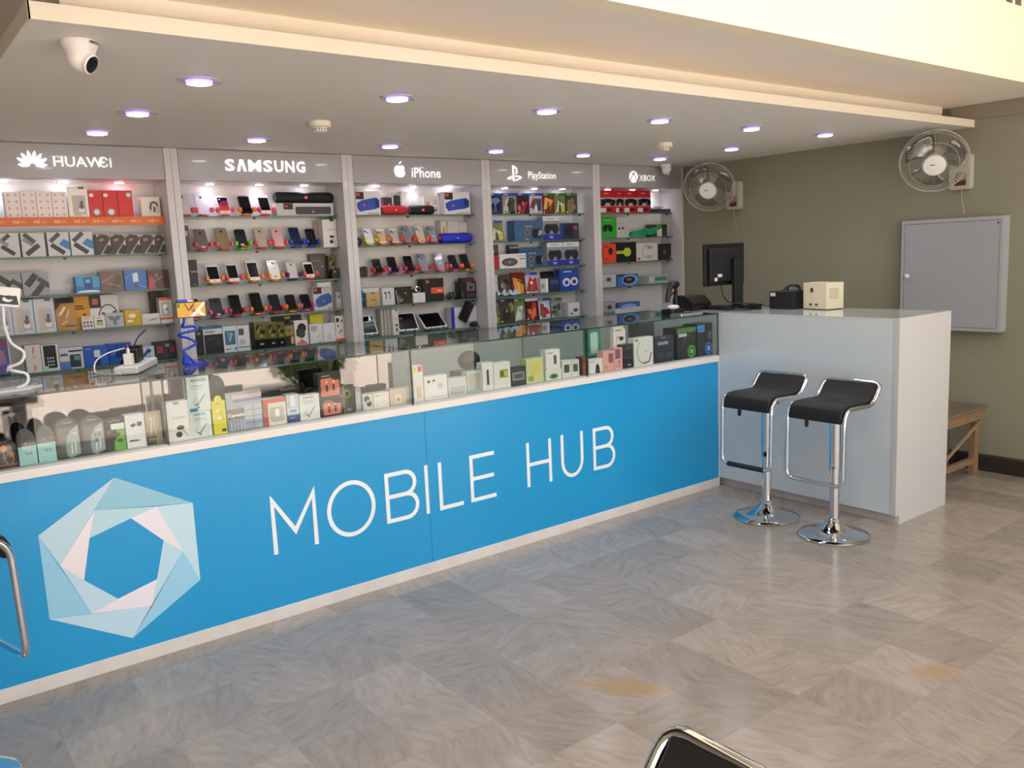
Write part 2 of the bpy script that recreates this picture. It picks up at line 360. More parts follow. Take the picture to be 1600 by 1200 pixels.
def sign_art(i, b, y):
    if i == 0:                                                   # eight-petal flower mark and word
        for k in range(8):
            a = radians(180-(8+k*23.4)); cx, cz = -3.676, 2.204
            ca, sa = cos(a), sin(a); L = 0.074 if 0 < k < 7 else 0.060; W = 0.0102
            pts = []
            for q in range(11):
                u = q/10; ww = W*(sin(pi*min(1, u**1.25)))**0.75 if 0 < u < 1 else 0.0
                pts.append((0.012+u*L, ww))
            P = pts+[(p, -w) for p, w in pts[-2:0:-1]]
            b.face([(cx+(p*ca-w*sa)*1.0, y, cz-0.006+(p*sa+w*ca)) for p, w in P], SIGN)
        b.text('HUAW', -3.575, 2.203, 0.053, y, SIGN, 0.012, sx=1.08); b.text('\u0404I', -3.345, 2.203, 0.053, y, SIGN, 0.0, sx=1.0)
    elif i == 1:
        x = -2.636
        for ch, w in (('S', .062), ('A', .062), ('M', .084), ('S', .062), ('U', .062), ('N', .062), ('G', .062)):
            if ch == 'A':
                b.face([(x, y, 2.198), (x+.019, y, 2.198), (x+.0305, y, 2.244), (x+.0305, y, 2.270), (x+.020, y, 2.270)], SIGN)
                b.face([(x+w, y, 2.198), (x+w-.019, y, 2.198), (x+.0305, y, 2.244), (x+.0305, y, 2.270), (x+.044, y, 2.270)], SIGN)
            else:
                vs, fs = text_geo(ch, 0.034); xs = [p for p, _ in vs]; zs = [q for _, q in vs]; ax, bx, az, bz = min(xs), max(xs), min(zs), max(zs)
                b.add([(x+(p-ax)/(bx-ax)*w, y, 2.198+(q-az)/(bz-az)*0.072) for p, q in vs], fs, SIGN)
            x += w+0.0112
    elif i == 2:                                                 # bitten fruit mark and word
        cx, cz, r = -1.411, 2.224, 0.047
        pts = []
        for k in range(48):
            a = 2*pi*k/48; s = 1.0+0.05*cos(2*a)
            px = r*0.98*cos(a)*(1-0.10*(sin(a) < 0)*abs(sin(a))); pz = r*1.0*sin(a)*s
            pz -= 0.010*math.exp(-(px/0.014)**2)*(1 if sin(a) > 0 else -0.55)
            d = hypot(px-0.062, pz-0.008)
            if d < 0.026: px, pz = 0.062-0.026*abs((0.062-px)/d), 0.008+0.026*(pz-0.008)/d
            pts.append((cx+px, y, cz+pz))
        b.face(pts, SIGN)
        b.face([(cx+0.004+p*0.7071-q*0.42, y, 2.281+p*0.72+q*0.5) for p, q in ((-.014, 0), (-.005, .010), (.016, .004), (.020, 0), (.008, -.010), (-.006, -.009))], SIGN)
        b.text('iPhone', -1.317, 2.186, 0.066, y, SIGN, 0.010, sx=0.95)
    elif i == 3:                                                 # upright P over a lying S, and word
        cx = -0.402
        b.face([(cx-.021, y, 2.292), (cx-.003, y, 2.288), (cx-.003, y, 2.168), (cx-.021, y, 2.176)], SIGN)
        b.face([(cx-.003, y, 2.288)]+[(cx+p, y, q) for p, q in ((.016, 2.281), (.029, 2.268), (.031, 2.245), (.026, 2.229), (.014, 2.224), (.006, 2.228), (.006, 2.238), (.013, 2.240), (.016, 2.250), (.013, 2.262), (.004, 2.267), (-.003, 2.264))], SIGN)
        b.face([(cx+p, y, q) for p, q in ((-.024, 2.214), (-.060, 2.202), (-.074, 2.192), (-.066, 2.184), (-.045, 2.184), (-.024, 2.190), (-.024, 2.198), (-.048, 2.192), (-.055, 2.195), (-.024, 2.205))], SIGN)
        b.face([(cx+p, y, q) for p, q in ((.004, 2.216), (.034, 2.216), (.066, 2.208), (.072, 2.199), (.055, 2.189), (.004, 2.171), (.004, 2.184), (.040, 2.196), (.044, 2.202), (.020, 2.206), (.004, 2.201))], SIGN)
        b.text('PlayStation', -0.268, 2.197, 0.052, y, SIGN, 0.006, sx=0.88)
    else:                                                        # disc with an X cut out, and word
        cx, cz, r = 0.889, 2.229, 0.050
        b.face([(cx+.052*cos(a*pi/16), y, cz+r*sin(a*pi/16)) for a in range(32)], SIGN)
        for s in (-1, 1): stroke(b, [(cx+s*.040, cz-.034), (cx+s*.020, cz+.006), (cx, cz+.026), (cx-s*.022, cz+.036)], 0.008, y-0.0006, M('#8f8a86', 0.5))
        b.text('XBOX', 0.958, 2.197, 0.051, y, SIGN, 0.0, sx=0.98); b.face([(1.012, y-.0004, 2.219), (1.046, y-.0004, 2.219), (1.046, y-.0004, 2.224), (1.012, y-.0004, 2.224)], SIGN)
for i, (x0, x1) in enumerate(BX):
    lb = ['white shelving bay under the flower-mark sign, farthest left on the back wall', 'white shelving bay of phones in coloured stands under the all-capitals sign, second from left',
          'white shelving bay under the bitten-fruit sign, in the middle of the wall', 'white shelving bay of game cases, fourth from left', 'white shelving bay with red controller packs, at the right wall'][i]
    ox = (x0+x1)/2; O = (ox, YB, 0.0)
    t = thing('display_shelving', lb, 'shelving', O, group='shelving bays on the back wall')
    pl = 0.041; pr = 0.041 if i < 4 else 0.024
    b = MB(); b.box(x0+pl, x1-pr, YB, YB+0.018, 0, ZS-0.002, LAMW); b.build('back_panel', t, origin=O)
    for a, c in ((x0, x0+pl), (x1-pr, x1)):
        b = MB(); b.box(a+0.0008, c-0.0008, YF, YB+0.018, 0, ZS-0.002, LAM); b.build('side_panel', t, origin=O, bev=0.0015)
    b = MB(); b.box(x0+pl+0.002, x1-pr-0.002, YF+0.002, YF+0.02, 2.140, ZS-0.004, M('#a5a3a4', 0.35, coat=0.15)); b.box(x0+pl, x1-pr, YF+0.02, YB, 2.140, 2.158, LAMW); b.box(x0+pl, x1-pr, YF+0.021, YF+0.03, 2.14, ZS-0.004, GAP)
    hd = b.build('header_panel', t, origin=O)
    b = MB(); sign_art(i, b, YF-0.004); s = b.build('sign_lettering', hd, origin=O); s['label'] = 'lit white brand mark and lettering'
    b = MB(); b.box(x0+pl, x1-pr, 1.70, YB, 0.62, 0.66, LAM); b.build('counter_shelf', t, origin=O)
    for r, z in enumerate(SZ):
        b = MB(); b.slab(x0+pl+0.002, x1-pr-0.002, 1.73, YB-0.001, z-0.008, z, SG, SGE); sh = b.build('glass_shelf', t, origin=O)
        for q in (0.46, 0.93):
            b = MB(); xx = x0+(x1-x0)*q; b.box(xx-0.006, xx+0.006, 1.742, 1.76, z-0.0195, z-0.0085, M('#2b2d2e', 0.4)); b.build('shelf_bracket', sh, origin=O)
    for x in SPX[i]: led_spot(t, x-ox, 1.815-YB, 2.1395, 0.026, 0.32, 125)
# orange branded strip along the front of the first top shelf
t = thing('shelf_strip', 'orange printed strip along the top shelf edge of the leftmost bay', 'strip', (-3.5, 1.7275, 1.888))
b = MB(); b.box(-0.515, 0.506, -0.002, 0.002, 0, 0.049, M('#d9691f', 0.35)); yy = -0.0026
for k in range(10):
    x = -0.49+k*0.101; b.text('mi', x, 0.016, 0.021, yy, M('#f3c49c', 0.4), 0.02, sx=1.1); b.face([(x+.036, yy, .019), (x+.064, yy, .019), (x+.064, yy, .023), (x+.036, yy, .023)], M('#e9a877', 0.4)); b.face([(x+.036, yy, .027), (x+.06, yy, .027), (x+.06, yy, .030), (x+.036, yy, .030)], M('#e9a877', 0.4))
b.build('printed_band', t)

# ------------------------------------------------------------------ ceiling fittings
def downlight(label, x, y):
    t = thing('downlight', label, 'ceiling light', (x, y, ZS), group='round ceiling downlights')
    b = MB(); b.lathe([(0.074, 0.0), (0.073, -0.003), (0.050, -0.004)], M('#d5d2cc', 0.4), 24); b.build('trim_ring', t)
    b = MB(); b.lathe([(0.050, -0.001), (0.046, -0.013)], M('#6a5cff', 0.4, emit=1.6), 24); b.build('blue_rim', t)['label'] = 'glowing blue-violet side rim'
    b = MB(); b.lathe([(0.046, -0.013), (0.03, -0.016), (0.0001, -0.017)], M('#fdfbff', 0.4, emit=14.0), 24); l = b.build('lens', t)
    for s in (-1, 1):
        b = MB(); b.box(s*0.07-0.016, s*0.07+0.016, -0.003, 0.003, -0.006, -0.003, M('#8f8b84', 0.4, 0.5)); b.build('spring_clip', t)
    ld = bpy.data.lights.new('lamp_light', 'SPOT'); ld.energy = 2.0; ld.color = (0.95, 0.93, 1.0); ld.spot_size = radians(120); ld.spot_blend = 0.8; ld.shadow_soft_size = 0.045
    lo = bpy.data.objects.new('lamp_light', ld); col.objects.link(lo); lo.parent = t; lo.location = (0, 0, -0.025)
ORD = ['first', 'second', 'third', 'fourth', 'fifth', 'sixth']
for k, x in enumerate((-3.396, -2.535, -1.677, -0.857, -0.037, 0.755)): downlight(f'round lit downlight, {ORD[k]} from left in the row nearest the soffit edge', x, -0.29)
for k, x in enumerate((-3.448, -2.617, -1.761, -0.936, -0.134, 0.688)): downlight(f'round lit downlight, {ORD[k]} from left in the row nearest the shop signs', x, 1.13)
downlight('round lit downlight midway between the two rows, at the left end', -3.419, 0.49); downlight('round lit downlight midway between the two rows, at the right end', 0.747, 0.475)
for x, lab in ((-2.557, 'cream smoke detector on the soffit above the second shelving bay'), (-0.013, 'cream smoke detector on the soffit near the small dome camera')):
    t = thing('smoke_detector', lab, 'smoke detector', (x, 0.445, ZS), group='smoke detectors')
    b = MB(); b.lathe([(0.055, 0), (0.056, -0.024), (0.050, -0.030), (0.036, -0.031)], M('#e9e3d2', 0.5), 28); b.build('base', t)
    b = MB(); b.lathe([(0.036, -0.030), (0.036, -0.047), (0.030, -0.052), (0.0001, -0.053)], M('#ece7da', 0.5), 28); b.build('sensor_cap', t)
    b = MB()
    for k in range(8):
        a = 2*pi*k/8; ca, sa = cos(a), sin(a); b.face([(0.0368*cos(a+q), 0.0368*sin(a+q), z) for q, z in ((-.28, -.034), (.28, -.034), (.28, -.044), (-.28, -.044))], M('#17140f', 0.8))
    b.build('vent_slot', t)
def turret(label, x, y, s, yaw):
    t = thing('security_camera', label, 'security camera', (x, y, ZS), group='ceiling security cameras'); W = M('#eae6e2', 0.35)
    b = MB(); b.lathe([(0.060*s, 0), (0.062*s, -0.006*s), (0.060*s, -0.018*s), (0.052*s, -0.034*s), (0.047*s, -0.05*s)], W, 32); b.build('base', t)
    b = MB(); b.blob((0, 0, -0.060*s), (0.048*s, 0.048*s, 0.046*s), W, 24, 14); bl = b.build('ball', t)
    d = Vector((sin(yaw)*-1, -cos(yaw), -0.55)).normalized(); mt = Matrix.Translation(Vector((0, 0, -0.060*s))+d*0.030*s) @ d.to_track_quat('Z', 'Y').to_matrix().to_4x4()
    b = MB(); b.lathe([(0.036*s, 0.004*s), (0.036*s, 0.017*s), (0.031*s, 0.020*s)], W, 24, mt); b.build('eye_ring', bl)
    b = MB(); b.lathe([(0.031*s, 0.016*s), (0.022*s, 0.021*s), (0.0001, 0.022*s)], M('#0b0c14', 0.08), 24, mt); b.build('lens', bl)
    b = MB()
    for k, ch in enumerate('HIKVISION'):
        a = yaw+0.32-0.085*k; vs, fs = text_geo(ch, 0.03); h = 0.010*s/0.7; r = 0.0627*s
        b.add([(-r*sin(a)+h*(p-.3)*cos(a), -r*cos(a)-h*(p-.3)*sin(a), -0.014*s+h*q) for p, q in vs], fs, M('#4a4644', 0.6))
    b.build('maker_lettering', t)
turret('large white turret security camera at the near left soffit corner', -3.893, -0.70, 0.86, radians(-42))
turret('small white turret security camera near the right wall and rightmost sign', 1.172, 1.50, 0.8, radians(-35))
# a low shrub and a bench on the pavement behind the photographer, seen mirrored in the display cases
t = thing('shrub', 'leafy green shrub mirrored in the glass case above the battery card', 'shrub', (0.28, -6.9, -0.02))
b = MB(); b.tube([(0, 0, 0), (0.02, 0, 0.2), (-0.01, 0.02, 0.4)], [0.03, 0.025, 0.02], mottled('#5a4a3a', '#6d5a48', 8, 0.9), 8); b.build('stem', t)
r = random.Random(3); b = MB(); LF = [M('#5f7d45', 0.5), M('#86a06a', 0.5), M('#4a6638', 0.5)]
for k in range(1500):
    a, e, q = r.uniform(0, 2*pi), r.uniform(-1, 1), r.uniform(.2, 1)**.5; c = Vector((0.55*q*cos(a)*(1-e*e)**.5, 0.5*q*sin(a)*(1-e*e)**.5, 0.40+0.40*q*e))
    n = Vector((r.uniform(-1, 1), r.uniform(-1, 1), r.uniform(-.3, 1))).normalized(); u = n.orthogonal().normalized()*0.028; w = n.cross(u).normalized()*0.065
    b.face([c-w, c+u, c+w, c-u], LF[k % 3])
b.build('foliage', t)
t = thing('outdoor_bench', 'grey slab bench mirrored in the glass case at its far left end', 'bench', (-3.75, -6.1, -0.02)); GB = M('#7d8082', 0.6)
b = MB(); b.box(-0.75, 0.62, -0.24, 0.24, 0.34, 0.42, GB); b.build('seat_slab', t, bev=0.006)
for x in (-0.6, 0.2, 0.46):
    b = MB(); b.box(x-0.05, x+0.05, -0.2, 0.2, 0, 0.3395, GB); b.build('leg', t)

# ------------------------------------------------------------------ long blue-fronted counter
BLUE = M('#139bd9', 0.28, coat=0.25); WLAM = M('#e6e2de', 0.3, coat=0.2); WL2 = M('#dcd9d6', 0.35)
K1, K2, K3, GT = 0.0587, 0.8561, 0.8933, 1.180
CB = thing('counter', 'long white counter with bright blue front panel, white hexagon mark and white lettering', 'counter', (-2.45, 0.3, 0))
O = (-2.45, 0.3, 0)
b = MB(); b.box(-4.9, -0.002, 0.012, 0.62, K1, K2, WL2); b.build('body', CB, origin=O)
b = MB(); b.box(-4.9, -0.008, 0.004, 0.012, K1, K2, BLUE); b.build('front_panel', CB, origin=O)['label'] = 'bright blue front panel'
b = MB(); b.box(-4.9, -0.002, 0.0, 0.04, 0, K1, mottled('#d8d3cf', '#e4e0dc', 9, 0.4)); b.build('kickboard', CB, origin=O, bev=0.002)
b = MB(); b.box(-4.9, -0.002, -0.003, 0.62, K2, K3, WLAM); b.build('top_band', CB, origin=O, bev=0.002)
b = MB(); b.box(-0.008, -0.001, 0.0, 0.02, K1, K2, WLAM); b.build('corner_strip', CB, origin=O)
# hexagonal shutter mark: six folded blades
OUT = [(-3.789, .802), (-3.493, .632), (-3.494, .287), (-3.790, .114), (-4.082, .286), (-4.083, .628)]
MID = [(-3.876, .683), (-3.641, .648), (-3.553, .432), (-3.701, .228), (-3.931, .264), (-4.022, .490)]
INN = [(-3.744, .621), (-3.627, .498), (-3.670, .338), (-3.828, .297), (-3.944, .409), (-3.906, .575)]
c1 = ['#93c8de', '#c6e4f0', '#9bd5f2', '#bfe0f4', '#97d0ee', '#bedceb']; c2 = ['#b9dce9', '#ece9f2', '#bfe2f5', '#ece9f4', '#bfdff2', '#efe8ee']
y = 0.0028; b = MB()
for k in range(6):
    P = lambda *q: [(p[0], y, p[1]) for p in q]
    b.face(P(OUT[k], OUT[(k+1) % 6], MID[k]), M(c1[k], 0.35)); b.face(P(MID[k], MID[(k+1) % 6], INN[k], INN[k-1]), M(c2[k], 0.35))
b.build('hexagon_mark', CB, origin=O)['label'] = 'white and pale blue folded hexagon mark'
LT = M('#f2f6fa', 0.35); W = 0.021; yl = 0.0026
def letter(strokes):
    b = MB()
    for k, (p, cl) in enumerate(strokes): stroke(b, p, W, yl-0.0002*k, LT, cl)
    b.build('letter', CB, origin=O)
B, T = .322, .578; hw = W/2
letter([([(-3.146, .312), (-3.146, .566), (-3.044, .403), (-2.945, .566), (-2.945, .312)], False)])
letter([(arc(-2.753, .444, .119, .128, 0, 360, 40)[:-1], True)])
letter([([(-2.556, B), (-2.556, T)], False), ([(-2.566, T-hw)]+[(-2.45, T-hw)]+arc(-2.45, .511, .055, .0565, 90, -90, 10)[1:]+[(-2.566, .4545)], False), ([(-2.556, .4545), (-2.445, .4545)]+arc(-2.445, .393, .06, .0615, 90, -90, 10)[1:]+[(-2.566, B+hw)], False)])
letter([([(-2.324, B), (-2.324, T)], False)])
letter([([(-2.242, T), (-2.242, B+hw), (-2.103, B+hw)], False)])
letter([([(-1.891, T-hw), (-2.044, T-hw), (-2.044, B+hw), (-1.886, B+hw)], False), ([(-2.044, .448), (-1.897, .448)], False)])
letter([([(-1.658, B+.005), (-1.658, T+.002)], False), ([(-1.497, B+.005), (-1.497, T+.002)], False), ([(-1.658, .453), (-1.497, .453)], False)])
letter([([(-1.404, T+.006), (-1.404, .42)]+arc(-1.328, .42, .076, .088, 180, 360, 14)[1:]+[(-1.252, T+.006)], False)])
letter([([(-1.152, B+.004), (-1.152, T+.004)], False), ([(-1.162, T+.004-hw), (-1.055, T+.004-hw)]+arc(-1.055, .516, .052, .0555, 90, -90, 10)[1:]+[(-1.162, .4605)], False), ([(-1.152, .4605), (-1.05, .4605)]+arc(-1.05, .398, .058, .0625, 90, -90, 10)[1:]+[(-1.162, B+.004+hw)], False)])
for x in (-2.315,):
    b = MB(); b.box(x-0.0008, x+0.0008, 0.0025, 0.0045, K1, K2, M('#12739f', 0.5)); b.build('panel_seam', CB, origin=O)

# ------------------------------------------------------------------ glass display cases on the counter
CG = glass('case_glass', '#fafcfb', 0.0, 0.5, 1.5); CE = M('#1f3a33', 0.12); DECK = M('#dddbd7', 0.5)
TG = glass('top_glass', '#f0f6f3', 0.0, 1.0, 1.55)
JX = [-4.9, -3.564, -2.375, -1.19, -0.006]
CN = ['glass display case of black earphone packs, at the left end of the counter', 'glass display case with the white cable cartons and yellow pack', 'glass display case in the middle, right of the orange cable packs', 'glass display case with the boxed headsets, beside the white cash desk']
for i in range(4):
    a, c = JX[i]+0.001, JX[i+1]-0.001; O = ((a+c)/2, 0.31, K3)
    t = thing('glass_display_case', CN[i], 'display case', O, group='glass cases along the counter')
    b = MB(); b.box(a, c, 0.004, 0.615, K3, K3+0.006, DECK); b.build('deck', t, origin=O)
    b = MB(); b.slab(a, c, 0.0, 0.006, K3+0.0005, GT-0.0085, CG, CE, 'y'); b.build('front_glass', t, origin=O)
    b = MB(); b.slab(a, c, -0.004, 0.625, GT-0.008, GT, TG, CE, 'z'); b.build('top_glass', t, origin=O)
    b = MB(); b.slab(c-0.006, c, 0.007, 0.61, K3+0.006, GT-0.0085, CG, CE, 'x'); b.build('end_glass', t, origin=O)
    b = MB(); b.box(a, c-0.007, 0.600, 0.612, K3+0.006, GT-0.0085, M('#a9aeab', 0.4)); b.build('sliding_back', t, origin=O)
    if i < 2:
        b = MB(); b.box(a+0.002, c-0.008, 0.176, 0.181, K3+0.0062, GT-0.0088, M('#625d5d', 0.03, 1.0)); b.build('mirror_panel', t, origin=O)['label'] = 'dark tinted mirror panel'

# ------------------------------------------------------------------ white cash desk
DW, DL, DZ = 0.5847, 1.2407, 1.182
GLW = M('#cdd6da', 0.12, coat=0.4); O = (0.29, -0.3, 0)
t = thing('cash_desk', 'glossy white cash desk jutting out at the right end of the counter', 'desk', O)
b = MB(); b.box(0.004, DW-0.02, -DL+0.03, 0.98, K1, DZ-0.003, GLW); b.build('body', t, origin=O)
b = MB(); b.prism([(0.0, K1-0.004), (0.0, DZ), (DW, DZ), (DW, 0.0), (0.0424, 0.0), (0.0424, K1-0.004)], -DL, -DL+0.029, M('#c9c9c8', 0.3, coat=0.2)); b.build('end_panel', t, origin=O, bev=0.0015)
b = MB(); b.box(0.001, DW, -DL+0.03, 0.98, DZ-0.003, DZ, M('#d9dbda', 0.1, coat=0.5)); b.build('top', t, origin=O)
b = MB(); b.box(0.044, 0.09, -DL+0.03, 0.98, 0, K1, mottled('#b6aca6', '#c9c0ba', 7, 0.5)); b.build('kickboard', t, origin=O)
b = MB(); b.box(DW+0.0005, DW+0.006, -DL+0.002, -DL+0.02, DZ-0.02, DZ-0.001, M('#8a3d2c', 0.6)); b.build('chipped_corner', t, origin=O)['label'] = 'reddish chipped corner'

# ------------------------------------------------------------------ bar stools
CHR = M('#d6d8dc', 0.06, 1.0); LEA = mottled('#08090c', '#0f1013', 60, 0.6); RUB = M('#17181a', 0.6)
def stool(label, x, y, yaw=0.0, grip=True, up=0.0):
    t = thing('bar_stool', label, 'bar stool', (x, y, 0), (0, 0, yaw), 'black and chrome bar stools')
    b = MB(); b.lathe([(0.0001, 0.001), (0.190, 0.001), (0.192, 0.006), (0.186, 0.012), (0.15, 0.020), (0.10, 0.034), (0.065, 0.054), (0.045, 0.078), (0.036, 0.085)], CHR, 48); b.build('base', t)
    b = MB(); b.lathe([(0.036, 0.07), (0.038, 0.098), (0.033, 0.104), (0.0265, 0.105), (0.0265, 0.385)], CHR, 28); b.build('lower_column', t)
    b = MB(); b.lathe([(0.0265, 0.372), (0.031, 0.372), (0.031, 0.66+up), (0.0001, 0.66+up)], CHR, 28); b.build('upper_column', t)
    w = 0.169; fx_ = -0.19
    side = [(fx_-.012, .345), (fx_-.004, .700), (fx_+.030, .748), (0.075, .742), (0.163, .850)]
    def loop(s): return [(p, s*w, z+up) for p, z in side]
    path = loop(-1)+loop(1)[::-1]
    b = MB(); b.tube(bend(path, 0.045, 6, True), 0.0115, CHR, 12, closed=True); b.build('tube_frame', t)
    if grip:
        b = MB(); b.cyl((fx_-.012, -0.125, .345+up), (fx_-.012, 0.125, .345+up), 0.0145, RUB, 12); b.build('footrest_grip', t)
    prof = [(-.206, .678), (-.204, .715), (-.190, .748), (-.160, .764), (-.10, .768), (0.02, .764), (0.068, .766), (0.100, .784), (0.154, .850)]
    low = [(-.176, .678), (-.172, .705), (-.160, .722), (-.13, .730), (-.10, .732), (0.02, .729), (0.085, .728), (0.126, .754), (0.182, .832)]
    b = MB(); h = w-0.013; vs = []; n = len(prof)
    for s in (-1, 1):
        for r_, inset in ((prof, 0.0), (low, 0.0)): vs += [(p, s*h, z+up) for p, z in r_]
    fs = []
    for k in range(n-1):
        fs += [(k, k+1, 2*n+k+1, 2*n+k), (n+k, 3*n+k, 3*n+k+1, n+k+1), (k, n+k, n+k+1, k+1), (2*n+k, 2*n+k+1, 3*n+k+1, 3*n+k)]
    fs += [(0, 2*n, 3*n, n), (n-1, 2*n-1, 4*n-1, 3*n-1)]
    b.add(vs, fs, LEA, True); s = b.build('seat', t, bev=0.006)
    b = MB(); b.box(-0.05, 0.05, -0.05, 0.05, 0.69+up, 0.729+up, M('#17181b', 0.5)); b.build('seat_plate', t)
    b = MB(); b.tube([(-0.03, 0.03, 0.69+up), (-0.13, 0.055, 0.684+up), (-0.152, 0.062, 0.672+up)], 0.005, CHR, 8); b.blob((-0.168, 0.068, 0.655+up), (0.013, 0.011, 0.026), RUB, 10, 6); b.build('height_lever', t)
    return t
stool('black chrome bar stool with a black footrest grip, nearer the blue counter', -0.35, -0.63, 0.0, True)
stool('black chrome bar stool with bare chrome footrest, beside the desk corner', -0.373, -1.09, 0.0, False)
stool('bar stool cut off by the left picture edge, in front of the blue counter', -4.478, -0.525, radians(195), False, 0.07)
stool('bar stool whose chrome back corner shows at the bottom picture edge', -3.76, -2.965, 0.0, False, 0.02)

# ------------------------------------------------------------------ wall cabinet, fans, bench
O = (WX, -0.813, 0.972); t = thing('wall_cabinet', 'grey-white square metal cabinet hung on the right wall', 'cabinet', O)
CG2 = M('#a2a5a8', 0.4); y0, y1, z0, z1, xf = -1.155, -0.471, 0.972, 1.733, 1.437
b = MB(); b.box(xf+0.006, WX, y0, y1, z0, z1, CG2)
for q in ((y0, y0+.02, z0, z1), (y1-.02, y1, z0, z1), (y0+.02, y1-.02, z0, z0+.022), (y0+.02, y1-.02, z1-.024, z1)): b.box(xf, xf+0.0065, *q, CG2)
b.build('body', t, origin=O)
b = MB(); b.box(xf+0.001, xf+0.0058, y0+0.023, y1-0.023, z0+0.025, z1-0.027, M('#9da0a4', 0.4)); b.box(xf+0.0058, xf+0.0062, y0+.02, y1-.02, z0+.022, z1-.024, M('#3c3d3e', 0.7)); d = b.build('door', t, origin=O)
b = MB(); b.lathe([(0.009, 0), (0.009, 0.012), (0.017, 0.014), (0.018, 0.026), (0.010, 0.032), (0.0001, 0.033)], M('#d2d3d4', 0.3), 18, Matrix.Translation((xf+0.001, y1-0.055, 1.345)) @ Matrix.Rotation(radians(-90), 4, 'Y')); b.build('knob', d, origin=O)
b = MB(); b.lathe([(0.006, 0), (0.006, 0.003), (0.0001, 0.003)], M('#202020', 0.5), 12, Matrix.Translation((xf+0.001, y0+0.035, z1-0.045)) @ Matrix.Rotation(radians(-90), 4, 'Y')); b.build('lock', d, origin=O)
def wall_fan(label, y, z):
    t = thing('wall_fan', label, 'fan', (WX, y, z), group='wall fans on the right wall'); W = M('#b5b1a3', 0.45); Wd = M('#aaa89e', 0.5)
    b = MB(); b.prism_x(rrect(-0.068, 0.068, -0.115, 0.115, 0.018), -0.055, 0, W); bk = b.build('wall_bracket', t, bev=0.003)
    b = MB(); xx = -0.0556; b.face([(xx, q, r) for q, r in ((-.045, -.09), (.03, -.09), (.03, -.005), (-.045, -.005))], M('#8b7d5e', 0.6)); b.face([(xx-.0004, q, r) for q, r in ((-.045, -.09), (.03, -.09), (.03, -.07), (-.045, -.052))], M('#5a2a20', 0.6))
    for k in range(4): b.face([(xx-.0004, q, r) for q, r in ((-.04, -.045+.01*k), (.025, -.048+.01*k), (.025, -.046+.01*k), (-.04, -.042+.01*k))], M('#c9bfa0', 0.6))
    b.build('specification_label', bk)
    c = Vector((-0.275, 0.065, 0.072)); n = Vector((-0.78, -0.42, -0.46)).normalized()
    b = MB(); b.tube([(-0.05, 0, 0.06), (-0.12, 0.02, 0.10), tuple(c-n*0.14)], [0.03, 0.026, 0.03], W, 12); b.build('neck', t)
    Q = Matrix.Translation(c) @ n.to_track_quat('Z', 'Y').to_matrix().to_4x4()
    b = MB(); b.lathe([(0.0001, -0.17), (0.045, -0.165), (0.062, -0.13), (0.064, -0.075), (0.05, -0.06), (0.0001, -0.058)], W, 24, Q); b.build('motor_housing', t)
    b = MB(); R = 0.212
    for r, zz, w in ((R, 0.0, 0.003), (R*0.97, 0.03, 0.0015), (R*0.97, -0.03, 0.0015), (0.075, 0.062, 0.002), (0.15, 0.056, 0.0016), (0.07, -0.066, 0.002)):
        b.tube([Q @ Vector((r*cos(2*pi*k/40), r*sin(2*pi*k/40), zz)) for k in range(40)], w, W, 6, closed=True)
    for k in range(60):
        a = 2*pi*k/60; ca, sa = cos(a), sin(a)
        for s in (1, -1): b.tube([Q @ Vector((r*ca, r*sa, s*zz)) for r, zz in ((0.06, .064), (0.13, .060), (0.185, .046), (R*0.985, .024), (R, 0.0))], 0.0008, W, 4, caps=False)
    b.build('cage', t)
    b = MB(); b.lathe([(0.066, 0.062), (0.070, 0.068), (0.066, 0.076), (0.03, 0.079), (0.0001, 0.079)], M('#e4e1da', 0.4), 28, Q)
    b.add([Q @ Vector(p) for p in ((-.028, .004, .0795), (.004, .004, .0795), (.004, .010, .0795), (-.028, .010, .0795))], [(0, 1, 2, 3)], M('#3c3c3c', 0.6)); b.build('centre_cap', t)
    for k in range(3):
        vs = []; fs = []; NA, NR = 9, 5
        for i in range(NA):
            for j in range(NR):
                u = i/(NA-1); r = 0.045+(0.190-0.045)*j/(NR-1)*(0.86+0.14*sin(pi*u)); a = 2*pi*k/3+(u-0.5)*(1.15+0.35*j/(NR-1))+0.3*j/(NR-1); vs.append(Q @ Vector((r*cos(a), r*sin(a), -0.022+0.045*(u-0.5))))
        for i in range(NA-1):
            for j in range(NR-1): fs.append((i*NR+j, i*NR+j+1, (i+1)*NR+j+1, (i+1)*NR+j))
        b = MB(); b.add(vs, fs, glass('fan_blade', '#c9ccc6', 0.2, 4.0), True); o = b.build('blade', t); o.modifiers.new('thickness', 'SOLIDIFY').thickness = 0.002
    b = MB(); b.lathe([(0.03, -0.05), (0.045, -0.03), (0.045, 0.0), (0.02, 0.012), (0.0001, 0.012)], Wd, 16, Q); b.build('blade_hub', t)
    b = MB(); b.tube([(-0.06, -0.02, -0.115), (-0.062, -0.025, -0.19), (-0.03, -0.03, -0.28)], 0.0018, W, 5); b.build('pull_cord', t)
wall_fan('oscillating wall fan on the right wall above the grey metal cabinet', -0.845, 2.038)
wall_fan('oscillating wall fan on the right wall beside the rightmost shop sign', 1.035, 2.030)
WD = mottled('#7d6248', '#9a7a5a', 5, 0.65, (2, 14, 14)); WDT = mottled('#6a5c4b', '#7d6e5c', 6, 0.7, (2, 12, 1))
O = (1.08, -0.95, 0); t = thing('wooden_bench', 'rough brown wooden bench behind the white cash desk against the right wall', 'bench', O)
bx0, bx1, by0, by1, bz = 0.68, 1.40, -1.10, -0.80, 0.482
b = MB(); b.box(bx0, bx1+0.02, by0-0.015, by1+0.015, bz-0.02, bz, WDT); b.build('seat_board', t, origin=O, bev=0.003)
